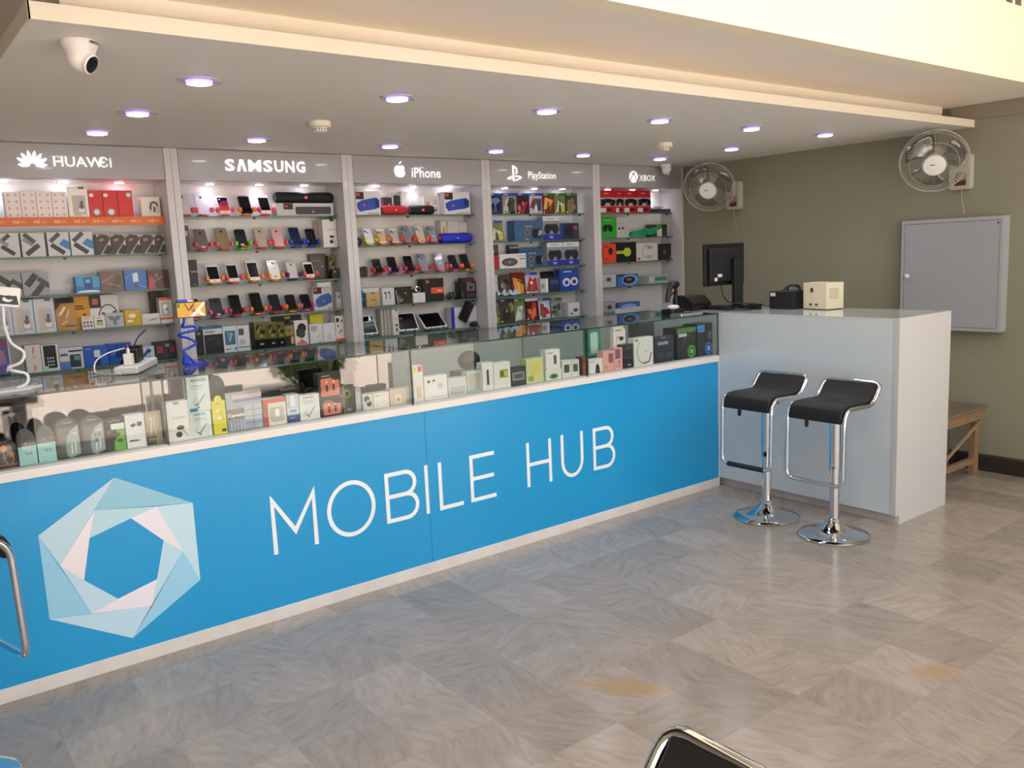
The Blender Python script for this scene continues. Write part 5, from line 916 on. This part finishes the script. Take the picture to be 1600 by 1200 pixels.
S(4, 4, 850, 869, 424, 'tilted black keyboard-print box behind', '#1b1c22', [('r', .1, .2, .9, .8, '#35373f'), ('r', .15, .3, .85, .4, '#55575f')], y=1.83, d=.03, lean=10)
S(4, 4, 875, 905, 420.5, 'blue console carton picturing white controllers', '#23439c', [('e', .35, .4, .2, .2, '#d9dbe4'), ('e', .75, .42, .2, .2, '#cfd2de'), ('e', .35, .38, .1, .1, '#23439c'), ('e', .75, .4, .1, .1, '#2a2c38'), ('r', .2, .86, .6, .92, '#b9c4e6')], d=.06)
for k, (a, c, t, p) in enumerate(((772, 782, 469, 5), (782.5, 804.5, 467.5, 6), (805, 822, 467, 5), (823, 842.5, 466.5, 2), (843, 861, 466, 3), (862, 880, 465.5, 1))):
    S(4, 5, a, c, t, f'{["green", "dark brown", "yellow-green", "dark red", "white and red", "grey"][k]} game case of the bottom row', '#20284a', cover(40+k, [BL, '#2a2a2e', GN, '#d0d2d6', BL, GN][k], GP[p]), d=.015, lean=5, y=1.765, rough=.18, name='game_case', cat='game case', group='game cases on the bottom shelf')
S(4, 5, 888, 906, 473, 'small white adapter box at the right end', '#cfd2d4', [('e', .65, .45, .2, .14, '#4a4c50'), ('e', .3, .2, .08, .08, '#333')])
# -- rightmost bay
for k, (a, c) in enumerate(((936.5, 961.5), (962, 974.5), (975, 995), (995.5, 1017))):
    z = SZ[0]+.0008; x0, x1 = fx(a, 1.752, z), fx(c, 1.752, z); h = fz(297.5, (x0+x1)/2, 1.752)-z; w = x1-x0-.0015
    o = carton('controller_pack', f'red game-controller pack, {ORD[k]} of four from left, top shelf, rightmost bay', 'pack', (x0+x1)/2, 1.752, z, w, h, .07, '#c01f2a', [('r', 0, .3, 1, .68, '#b9b4b4'), ('r', .04, .03, .42, .22, '#d9d6d4'), ('r', .48, .08, .8, .2, '#3a1518'), ('r', 0.3, 0.846, 0.6, 0.885, '#f0b8b0')], None, 0, 0, 'red controller packs')
    b = MB(); g = M('#15161c', 0.2); b.blob((-w*.3, -.006, h*.46), (w*.17, .010, h*.15), g, 10, 6, .8); b.blob((w*.3, -.006, h*.46), (w*.17, .010, h*.15), g, 10, 6, .8); b.blob((0, -.006, h*.54), (w*.3, .009, h*.10), g, 10, 6, .7); b.build('game_controller', o)
t = S(5, 1, 1018.5, 1060, 326.5, 'flat dark console lying on the shelf', '#3a3438', [('r', .3, .3, .9, .5, '#55505a')], d=.1, name='game_console', cat='console')
b = MB(); r = random.Random(9)
b.blob((0, 0, 0.012), (0.10, 0.035, 0.013), glass('clear_film', '#e6dfe8', 0.08, 2.0), 14, 6); tag(b.build('plastic_bag', loc=(fx(1030, 1.79, t)-.03, 1.80, t+.002)), 'clear plastic film lying on the flat dark console, top shelf, rightmost bay', 'bag')
S(5, 2, 935.5, 963.5, 339.5, 'bright green controller carton', '#2ea02a', [('e', .36, .46, .14, .16, '#1d2a18'), ('e', .66, .46, .14, .16, '#1d2a18'), ('r', .32, .48, .7, .64, '#1d2a18'), ('r', .35, .96, .6, 1, '#1d5a18'), ('r', .3, .84, .7, .87, '#a8e09a')], tcol='#7fe86a')
S(5, 2, 964, 983, 339.5, 'white controller carton right of the green one', '#bdbcb8', [('e', .2, .45, .1, .06, '#1d1e20'), ('e', .5, .46, .1, .06, '#1d1e20'), ('l', [(.1, .7), (.6, .7), (.8, .3)], .02, '#8b8a86')])
b = MB(); r = random.Random(7); vs = []; fs = []; NX, NY = 18, 9
for i in range(NX+1):
    for j in range(NY+1):
        u, v = i/NX, j/NY; vs.append((-.17+.34*u, -.025+.07*v+r.uniform(-.01, .01), max(0.002, (.03+.075*u*(1-u*.35))*sin(pi*min(.98, v*.9+.05))*(.65+.35*sin(i*1.3+j))+r.uniform(0, .02))))
for i in range(NX):
    for j in range(NY): q = i*(NY+1)+j; fs.append((q, q+1, q+NY+2, q+NY+1))
b.add(vs, fs, M('#1f9a62', 0.12), True); tag(b.build('plastic_bag', loc=(fx(1003, 1.765, SZ[1]), 1.757, SZ[1]+.001)), 'crumpled shiny green plastic bag, second shelf, rightmost bay', 'bag')
STK = [('r', .05, .72, .95, .9, '#17181a'), ('r', .05, .42, .95, .6, '#17181a'), ('r', .05, .12, .95, .3, '#2a2b2e')]
for k, (a, c, bd, op) in enumerate(((1017, 1026.5, '#3c4238', STK), (1027, 1034.5, '#e0e0d8', [('p', [(0, .5), (1, .7), (1, 1), (0, 1)], '#2f8a2a')]), (1035, 1042.5, '#3c4038', STK), (1043, 1051.5, '#dcdcd2', [('p', [(0, 0), (1, 0), (1, .45)], '#3f9a2c')]))):
    S(5, 2, a, c, 351-k*.3, f'{["dark striped", "white and green-topped", "grey striped", "white and green-cornered"][k]} headset box', bd, op, d=.06, group='small headset boxes', y=1.785)
HP = lambda c1_, c2_: [('l', arc(.4, .52, .28, .34, 60, 300, 14), .05, c1_), ('e', .66, .6, .14, .2, c2_)]
S(5, 3, 937.5, 963, 381, 'orange headphone carton', '#d84526', HP('#3a1f20', '#2a1c1e'))
S(5, 3, 963.5, 994, 378.5, 'black carton picturing lime green headphones', '#15161a', [('r', 0, .42, .5, .58, '#a8b82c'), ('e', .55, .5, .2, .23, '#b4c430'), ('r', .2, .1, .7, .12, '#5a5c60')])
S(5, 3, 995, 1028, 379.5, 'white carton picturing white headphones', '#d2cfca', [('l', arc(.5, .52, .25, .34, 80, 330, 14), .04, '#8d8b88'), ('e', .62, .74, .14, .1, '#9a9896'), ('e', .6, .22, .16, .1, '#b3b1ae'), ('r', .05, .06, .16, .2, '#c0392f')])
S(5, 3, 1029, 1057, 380.5, 'black square carton with a small round emblem', '#1a1b1e', [('e', .48, .5, .1, .11, '#8b8d90'), ('e', .48, .5, .06, .07, '#2a2b2f'), ('r', .92, .1, .97, .2, '#c9c9c9')])
S(5, 4, 939.5, 963, 429, 'grey-white adapter carton', '#b4b6b6', [('r', .3, .4, .7, .8, '#8b8d90'), ('e', .5, .6, .12, .12, '#2c2d30')])
S(5, 4, 965, 997.5, 428.5, 'blue carton picturing a black mouse', '#3d6cb4', [('e', .6, .5, .4, .48, '#7fa6dc'), ('e', .55, .5, .3, .32, '#1d2028'), ('e', .55, .55, .14, .12, '#a0623a'), ('r', 0, .85, .3, 1, '#1d2a4a')])
S(5, 4, 1006.5, 1044, 429.5, 'grey-green router carton behind the barcode scanner', '#a9b3b0', [('r', 0, 0, .2, 1, '#8b9492'), ('r', .45, .3, .95, .75, '#3c8a74'), ('r', .2, .2, .4, .8, '#c6cccb')])
S(5, 5, 943, 962, 472, 'grey adapter carton at the left end', '#9a9ca0', [('e', .5, .5, .2, .2, '#3a3b40')])
S(5, 5, 966, 1000, 472, 'blue accessory carton', '#3f68a8', [('e', .5, .5, .35, .3, '#86a8da')])

# ------------------------------------------------------------------ goods in the glass cases
ZD = K3+0.0065
def K(p0, p1, top, desc, body, ops=(), y=0.05, d=.05, on=None, yaw=0, name='carton', cat='box', group=None, rough=0.45, bow=0.0, tab=None, lean=0):
    z = ZD+.0006 if on is None else on
    x0, x1 = fx(p0, y, z), fx(p1, y, z); xm_ = (x0+x1)/2; h = min(GT-0.010-z, fz(top, xm_, y)-z); w = x1-x0-.0012
    for jx in JX[1:]:
        if x0 < jx+.002 and x1 > jx-.008: x0, x1 = (x0, jx-.009) if xm_ < jx else (jx+.003, x1)
    x0, x1, y, d = fit(x0, x1, y, d, z, z+h, .59)
    xm_ = (x0+x1)/2; w = x1-x0-.0012
    ci = 'left' if xm_ < JX[1] else 'second' if xm_ < JX[2] else 'third' if xm_ < JX[3] else 'right-hand'
    lab = f'{desc}, in the {ci} glass case'
    if bow or tab:
        b = MB(); hb = h*(1-bow)
        pts = [(-w/2, 0), (-w/2, hb)]+[(-w/2*cos(pi*k/10), hb+(h-hb)*sin(pi*k/10)) for k in range(1, 10)]+[(w/2, hb), (w/2, 0)] if bow else [(-w/2, 0), (-w/2, h), (w/2, h), (w/2, 0)]
        b.prism(pts, 0, d, M(body, rough)); gfx(b, ops, -w/2, 0, w, h, 0, rough); a = radians(lean)
        o = tag(b.build(name, loc=(xm_, y, z+d*sin(a)), rot=(-a, 0, radians(yaw))), lab, cat, group)
    else: o = carton(name, lab, cat, xm_, y, z, w, h, d, body, ops, None, yaw, lean, group, rough)
    if name == 'blister_pack': shell(o, w, h, bow)
    if tab:
        b = MB(); b.prism([(-w*.3, h), (-w*.28, h+.012), (-w*.12, h+.024), (w*.12, h+.024), (w*.28, h+.012), (w*.3, h)], 0.003, 0.005, M(tab, 0.4)); b.build('hang_tab', o)
    return z+h+.0006
K(-2, 30, 690, 'black pack with orange earphones, leftmost', '#1a1512', [('r', .08, .1, .95, .16, '#a8482a'), ('e', .35, .75, .18, .12, '#c46a34'), ('l', [(.35, .7), (.3, .35), (.5, .15)], .03, '#b9935a'), ('e', .7, .5, .16, .1, '#b5643a'), ('l', arc(.6, .35, .2, .2, 180, -60, 8), .025, '#c9a46a')], bow=.2, d=.03, rough=.15, name='blister_pack', cat='pack')
TEAL = [('r', .02, .0, .98, .52, '#9fd4d6'), ('d', .4, .33, .03, .1, 10, '#8a9a9c'), ('d', .52, .31, .03, .08, 0, '#7a8a8c'), ('e', .68, .32, .05, .05, '#8a9a9c'), ('r', .7, .46, .9, .48, '#5a9aa0'), ('e', .45, .62, .05, .03, '#a05a4a')]
for k, (a, c, t) in enumerate(((30.8, 60.5, 671), (61, 90.5, 665))): K(a, c, t, f'black round-topped pack with pale teal label, {["left", "right"][k]} of two', '#22262a', TEAL, bow=.35, d=.03, rough=.15, name='blister_pack', cat='pack', group='teal-label packs')
WIN = [('p', [(.38, .05), (.34, .3), (.42, .55), (.62, .72), (.95, .84), (.98, .08), (.55, 0)], '#1f7d80'), ('p', [(.42, .07), (.38, .3), (.46, .53), (.64, .69), (.93, .8), (.95, .1), (.56, .02)], '#8f9a9a'), ('l', [(.6, .1), (.62, .35)], .03, '#e2e6e6'), ('l', [(.75, .12), (.78, .4)], .03, '#e2e6e6'), ('r', .68, .6, .86, .63, '#dfe3e3'), ('r', 0.34, 0.885, 0.715, 0.917, '#6f8a8a')]
K(87, 129.5, 655, 'black arched pack with white buds, left of the pair', '#131519', WIN, bow=.22, d=.03, rough=.2, name='blister_pack', cat='pack', group='arched earphone packs')
K(130, 167.5, 650, 'black arched pack with grey buds, right of the pair', '#131519', WIN+[('e', .6, .5, .06, .05, '#4a5052'), ('e', .75, .52, .06, .05, '#4a5052'), ('e', .62, .36, .06, .05, '#4a5052')], bow=.22, d=.03, rough=.2, name='blister_pack', cat='pack', group='arched earphone packs')
K(167.8, 199, 654, 'black and lime green earphone pack with green hang slot', '#17181a', [('p', [(.38, .0), (.98, .0), (.98, .78), (.55, .78), (.6, .45), (.42, .3)], '#62a83a'), ('r', .3, .66, .98, .84, '#dfe2dc'), ('l', [(.2, .92), (.4, .92), (.5, .97), (.6, .92), (.8, .92)], .02, '#6fc03c'), ('e', .6, .5, .14, .06, '#2a2c2a'), ('e', .7, .3, .16, .05, '#3a3c3a'), ('e', .18, .6, .1, .05, '#b03a34')], d=.04)
K(199.5, 230, 647.5, 'white earbud box with black buds', '#dadcda', [('d', .4, .68, .12, .09, 20, '#3a3b3d'), ('d', .72, .7, .12, .12, -10, '#2c2d30'), ('r', .15, .2, .5, .24, '#5a5b5e'), ('r', 0.12, 0.195, 0.645, 0.228, '#2c2d30')])
K(230.5, 267, 642, 'clear pack with gold earphones and black base', '#8d7c52', [('r', 0, 0, .6, .26, '#1b1b1e'), ('l', [(.3, .3), (.4, .85)], .03, '#d9caa0'), ('l', [(.6, .3), (.55, .85)], .03, '#cbb98a'), ('r', .15, .14, .8, .2, '#8d8450'), ('d', .3, .8, .1, .02, 20, '#efe7d0')], d=.03, rough=.12, name='blister_pack', cat='pack')
K(262.8, 299.5, 627.5, 'white clip-top earphone carton', '#dcdad6', [('t', 'SOUND', .26, .56, .07, '#8f8d8a'), ('e', .58, .34, .17, .055, '#1d1e21'), ('e', .5, .17, .14, .075, '#1d1e21'), ('l', [(.62, .32), (.9, .1)], .012, '#2a2b2e'), ('r', .35, .93, .6, .99, '#8a8a8a'), ('r', 0, .28, 1, .285, '#b9b7b4')], y=0.035)
ANK = [('t', 'ANKER', .18, .85, .085, '#4a5a5c', .01, 1.15), ('r', .18, .72, .7, .745, '#93a0a0'), ('r', .18, .67, .78, .685, '#b4bebe'), ('r', .18, .63, .6, .645, '#b4bebe'), ('d', .58, .32, .28, .035, 52, '#8d9698'), ('d', .62, .34, .28, .012, 52, '#a9b1b3'), ('d', .28, .32, .12, .03, 52, '#b3babb'), ('e', .34, .2, .035, .03, '#3f4648'), ('e', .44, .12, .03, .03, '#3f4648')]
t = K(293.5, 332.5, 643, 'white cable carton, lower of the stack of two', '#d3dad6', ANK, y=0.04, group='stacked white cable cartons')
K(291.8, 330.5, 588.5, 'cable carton with blue corner tag, upper of the stack', '#d3dad6', ANK+[('r', .05, .0, .38, .1, '#2a86b8')], on=t, y=0.04, group='stacked white cable cartons')
K(330, 358, 586.5, 'tall black round-topped pack behind the yellow one', '#16181c', [('r', .2, .3, .6, .33, '#2a2d33')], y=0.13, d=.02, bow=.25)
K(331.8, 356, 627, 'yellow earphone pack with round hang tab', '#d9cf1f', [('e', .42, .72, .13, .05, '#e6e4dc'), ('e', .5, .5, .13, .05, '#e6e4dc'), ('l', [(.55, .72), (.85, .4), (.1, .4)], .01, '#8d5a1c'), ('r', .25, .93, .7, .95, '#8d8820'), ('rr', .6, .08, .92, .17, '#2a2a1c', .05)], y=0.035, d=.035, tab='#d9cf1f', name='hang_pack', cat='pack')
K(357, 412, 612, 'blue-grey blister card of batteries with a black label', '#8a92a4', [('r', .02, .3, .48, .58, '#2b2c30'), ('t', 'Camelion', .03, .38, .09, '#eef0f2', .02)]+[('rr', .50+.25*i, .02+.17*j, .72+.25*i, .16+.17*j, '#a7afc0', .02) for i in range(2) for j in range(4)]+[('rr', .06+.09*i, .02, .13+.09*i, .26, '#b0b6c4', .02) for i in range(5)]+[('r', .2, .75, .98, .8, '#3f58a8'), ('r', .15, .84, 1, .95, '#c3a8a8')], y=0.05, d=.03, rough=.12, name='blister_pack', cat='pack')
K(414.5, 449, 622.5, 'white adapter box with orange top and clear window', '#d9d3cb', [('r', 0, .84, 1, 1, '#d9552c'), ('rr', .25, .12, .9, .68, '#b5b0a2', .12), ('rr', .5, .3, .68, .6, '#e9e7e2', .05), ('r', 0, 0, .18, .84, '#b84a35')], y=0.045)
K(450, 469, 616, 'clear tube pack with a dark blue base', '#aeb8c4', [('r', 0, 0, 1, .26, '#27488c'), ('r', 0, .26, 1, .5, '#bcd2da'), ('e', .5, .4, .35, .05, '#2f7fb8'), ('r', .2, .14, .6, .17, '#c9d4ea'), ('r', .3, .55, .7, .95, '#d3dae2')], rough=.1, name='blister_pack', cat='pack')
K(467.5, 501, 616.5, 'white cable carton with black cord loops above, single', '#d6dad7', ANK, y=0.045)
b = MB(); xa = fx(484, .05, 1.12); b.tube([(xa+.028*cos(radians(a)), 0.065, fz(616, xa, .05)+.006+.022*sin(radians(a))) for a in range(0, 181, 20)]+[(xa-.034, .065, fz(616, xa, .05)+.006)], 0.003, BK, 6); tag(b.build('cable_loop'), 'black cord looped on top of the single white cable carton in the glass case', 'cable')
CAB = [('rr', .1, .1, .92, .8, '#d0705a', .06), ('r', .6, .7, .92, .84, '#171719'), ('d', .36, .4, .05, .14, 0, '#2c2224'), ('d', .66, .42, .05, .14, 0, '#2c2224'), ('r', .33, .6, .39, .72, '#e9b8a8'), ('r', .63, .6, .69, .72, '#e9b8a8'), ('r', 0.14, 0.867, 0.515, 0.912, '#8d8d8d')]
t = K(503, 536.5, 622.5, 'black cable box with salmon window, lower of two', '#171719', CAB, y=0.045, group='salmon-window cable boxes')
K(499, 534.5, 582.5, 'black cable box with salmon window, upper of two', '#171719', CAB+[('p', [(.82, 0), (1, 0), (1, .12)], '#d8452f')], on=t, y=0.045, group='salmon-window cable boxes')
K(537, 555.5, 602, 'camouflage green hang pack', '#4a4d36', [('e', .4, .7, .3, .16, '#7d8550'), ('e', .4, .7, .18, .09, '#33352a'), ('r', 0, 0, 1, .36, '#4c4a47'), ('r', 0.35, 0.108, 0.65, 0.16, '#a0a09a')], y=0.05, d=.03, rough=.15)
K(556, 566, 606, 'narrow grey pack', '#8d9094', [('r', .2, .1, .8, .8, '#a9acb0')], y=0.06)
K(566.5, 584, 616, 'white box with a black and white portrait-style print', '#c9c5c1', [('e', .4, .7, .28, .2, '#26262a'), ('e', .6, .4, .25, .18, '#3c3a3c'), ('e', .5, .55, .1, .08, '#d8d4d0')])
K(584.5, 609, 613, 'white box with coiled white earphones', '#d9d2ca', [('l', arc(.55, .45, .25, .25, 0, 330, 14), .03, '#f4f2ee'), ('r', .1, .75, .4, .85, '#b9b2aa')])
K(610, 640, 607, 'beige box with a small picture', '#cbb6a0', [('rr', .3, .15, .7, .65, '#dccbb8', .1), ('e', .5, .35, .1, .1, '#a58d74')])
K(647.5, 663, 571, 'tall white box with a red and yellow corner', '#d8d4cc', [('r', .1, .82, .4, .97, '#d8c23a'), ('r', .5, .82, .9, .97, '#c0463a'), ('rr', .3, .1, .75, .4, '#c6b49c', .1)], y=0.05)
K(663.5, 700, 587, 'white box with two black earbuds', '#dcdad8', [('e', .2, .78, .07, .06, '#2a2a2c'), ('e', .42, .8, .06, .05, '#2a2a2c'), ('r', .3, .1, .8, .13, '#b4b2b0'), ('e', .7, .55, .12, .12, '#bcbab8')], y=0.045)
K(701, 730, 590, 'pale grey carton beside the black dome', '#bfc3c0', [('r', .1, .1, .9, .5, '#a4a9a6')])
b = MB(); b.blob((0, 0, 0.05), (0.07, 0.05, 0.055), M('#24272a', 0.4), 16, 8); tag(b.build('speaker', loc=(fx(742, .2, .95), .25, ZD+.0995)), 'dark domed speaker on its box at the back of the third glass case', 'speaker')
carton('carton', 'dark flat box under the domed speaker in the third glass case', 'box', fx(742, .2, .95), .21, ZD+.0006, .16, .092, .12, '#3a4240')
K(731, 754, 580, 'framed clear box with a grey stand', '#b3b8ae', [('r', .1, .08, .9, .9, '#9aa096'), ('e', .5, .55, .15, .1, '#c9a53a')])
K(754.5, 772, 566.5, 'white strip box with a black slot', '#d8dad6', [('r', .4, .2, .6, .75, '#3a4240')])
K(772.5, 798.5, 566, 'white box with green square print', '#d6d8d0', [('r', .35, .4, .85, .72, '#8d9a4a'), ('r', .4, .46, .58, .66, '#4a5a30'), ('r', .62, .46, .8, .66, '#c9b83a')])
K(799, 822.5, 574, 'dark box with a pale screen print', '#2e3536', [('rr', .1, .3, .9, .75, '#7d8a86', .04), ('r', .2, .4, .8, .65, '#4a5654')])
K(823, 850, 560, 'yellow-green patterned box', '#c4c890', [('d', .5, .5, .4, .1, 60, '#d8c23a'), ('r', .1, .1, .4, .3, '#8d9a5a')])
t = K(853, 878, 577, 'white box with a green round picture, lower of the stack', '#cfd4cb', [('e', .5, .35, .28, .25, '#6d8a4a'), ('e', .5, .35, .16, .15, '#3c4a2c')])
K(853.5, 875.5, 546, 'white charger box, upper of the stack', '#d9dbd8', [('r', .55, .25, .75, .7, '#4a4f50'), ('r', .12, .8, .5, .86, '#8d9290')], on=t)
K(879, 893, 563, 'slim white box with dark panels, left of the pair', '#cdd2ca', [('r', .2, .3, .8, .75, '#3f4a40')])
K(893.5, 905.5, 562, 'slim white box with dark panels, right of the pair', '#cdd2ca', [('r', .2, .3, .8, .75, '#4a5548')])
K(906, 919, 558, 'small red and brown box', '#7d4030', [('e', .5, .5, .3, .2, '#a85a3a')])
K(920.5, 942, 561, 'white carton with a black neckband end', '#dad8d6', [('p', [(.45, .0), (.8, 0), (.75, .5), (.6, .7), (.5, .5)], '#27282b'), ('r', .1, .8, .4, .86, '#8d8d8d')])
K(921, 940, 514, 'tall teal box with a pale panel behind', '#3c7a74', [('rr', .15, .4, .75, .92, '#a8c8b8', .1)], y=0.16)
t1 = K(942.5, 960, 548, 'salmon pink phone-case box', '#d8a494', [('r', .5, .4, .9, .85, '#8a4a4c'), ('r', .1, .1, .4, .3, '#c48a7c')])
t2 = K(960.5, 973, 543.5, 'light pink phone-case box', '#dfa9ab', [('r', .1, .5, .75, .95, '#7d5a60'), ('e', .6, .35, .16, .08, '#d0607a'), ('r', .15, .1, .8, .25, '#cf8f94')])
K(974, 990, 538, 'black tall box with small grey lettering', '#1f2124', [('r', .2, .82, .8, .86, '#5a5d60'), ('r', 0.45, 0.107, 0.75, 0.153, '#c9c9c9')])
K(967, 986, 510.5, 'white adapter-cable box standing on the pink box', '#d9d5cf', [('r', 0.15, 0.787, 0.675, 0.833, '#4a4a4c'), ('e', .65, .38, .2, .11, '#25262a'), ('l', [(.55, .45), (.3, .5), (.2, .2)], .03, '#25262a'), ('r', .85, .85, 1, 1, '#d8502c')], on=t2, y=0.055, d=.03)
K(1000, 1023, 503.5, 'dark grey box at the back of the case', '#34383a', [], y=0.2, d=.1)
K(990.5, 1021, 527, 'white carton picturing a black neckband headset', '#d6d6d2', [('l', arc(.52, .5, .36, .42, 125, 285, 14), .025, '#2a2b26'), ('l', [(.48, .08), (.78, .12), (.9, .45)], .05, '#3a3b34'), ('e', .6, .5, .03, .02, '#222'), ('r', .08, .88, .2, .95, '#9a4a3a')], y=0.045)
K(1022, 1053, 525.5, 'dark navy headset carton with a grey label', '#1f2430', [('r', .2, .68, .72, .8, '#8d929a'), ('e', .35, .25, .16, .13, '#3a3e46'), ('e', .75, .25, .16, .13, '#3a3e46'), ('r', .35, .92, .6, .97, '#5a80c0')], y=0.05)
K(1058, 1088, 512, 'black gaming headset carton with green top and green ring', '#1b1d1f', [('r', 0, .84, 1, 1, '#3f7a30'), ('r', .08, .72, .5, .82, '#b9bcb8'), ('e', .75, .22, .21, .2, '#56a83a'), ('e', .75, .22, .15, .14, '#20301c'), ('e', .75, .22, .09, .09, '#6fc04a'), ('l', arc(.6, .5, .28, .25, 180, 20, 8), .02, '#5a5f60')], y=0.045, d=.12)
K(1089.5, 1118.5, 505.5, 'black gaming headset carton with blue label and blue ring', '#1d2024', [('r', 0, .84, .5, .97, '#3f86c0'), ('r', .05, .76, .5, .82, '#4f96d0'), ('e', .75, .22, .23, .2, '#3f78d0'), ('e', .75, .22, .16, .14, '#1c2638'), ('e', .75, .22, .1, .09, '#7fb0e8'), ('r', .7, .5, .92, .75, '#5a5f66')], y=0.045, d=.12)
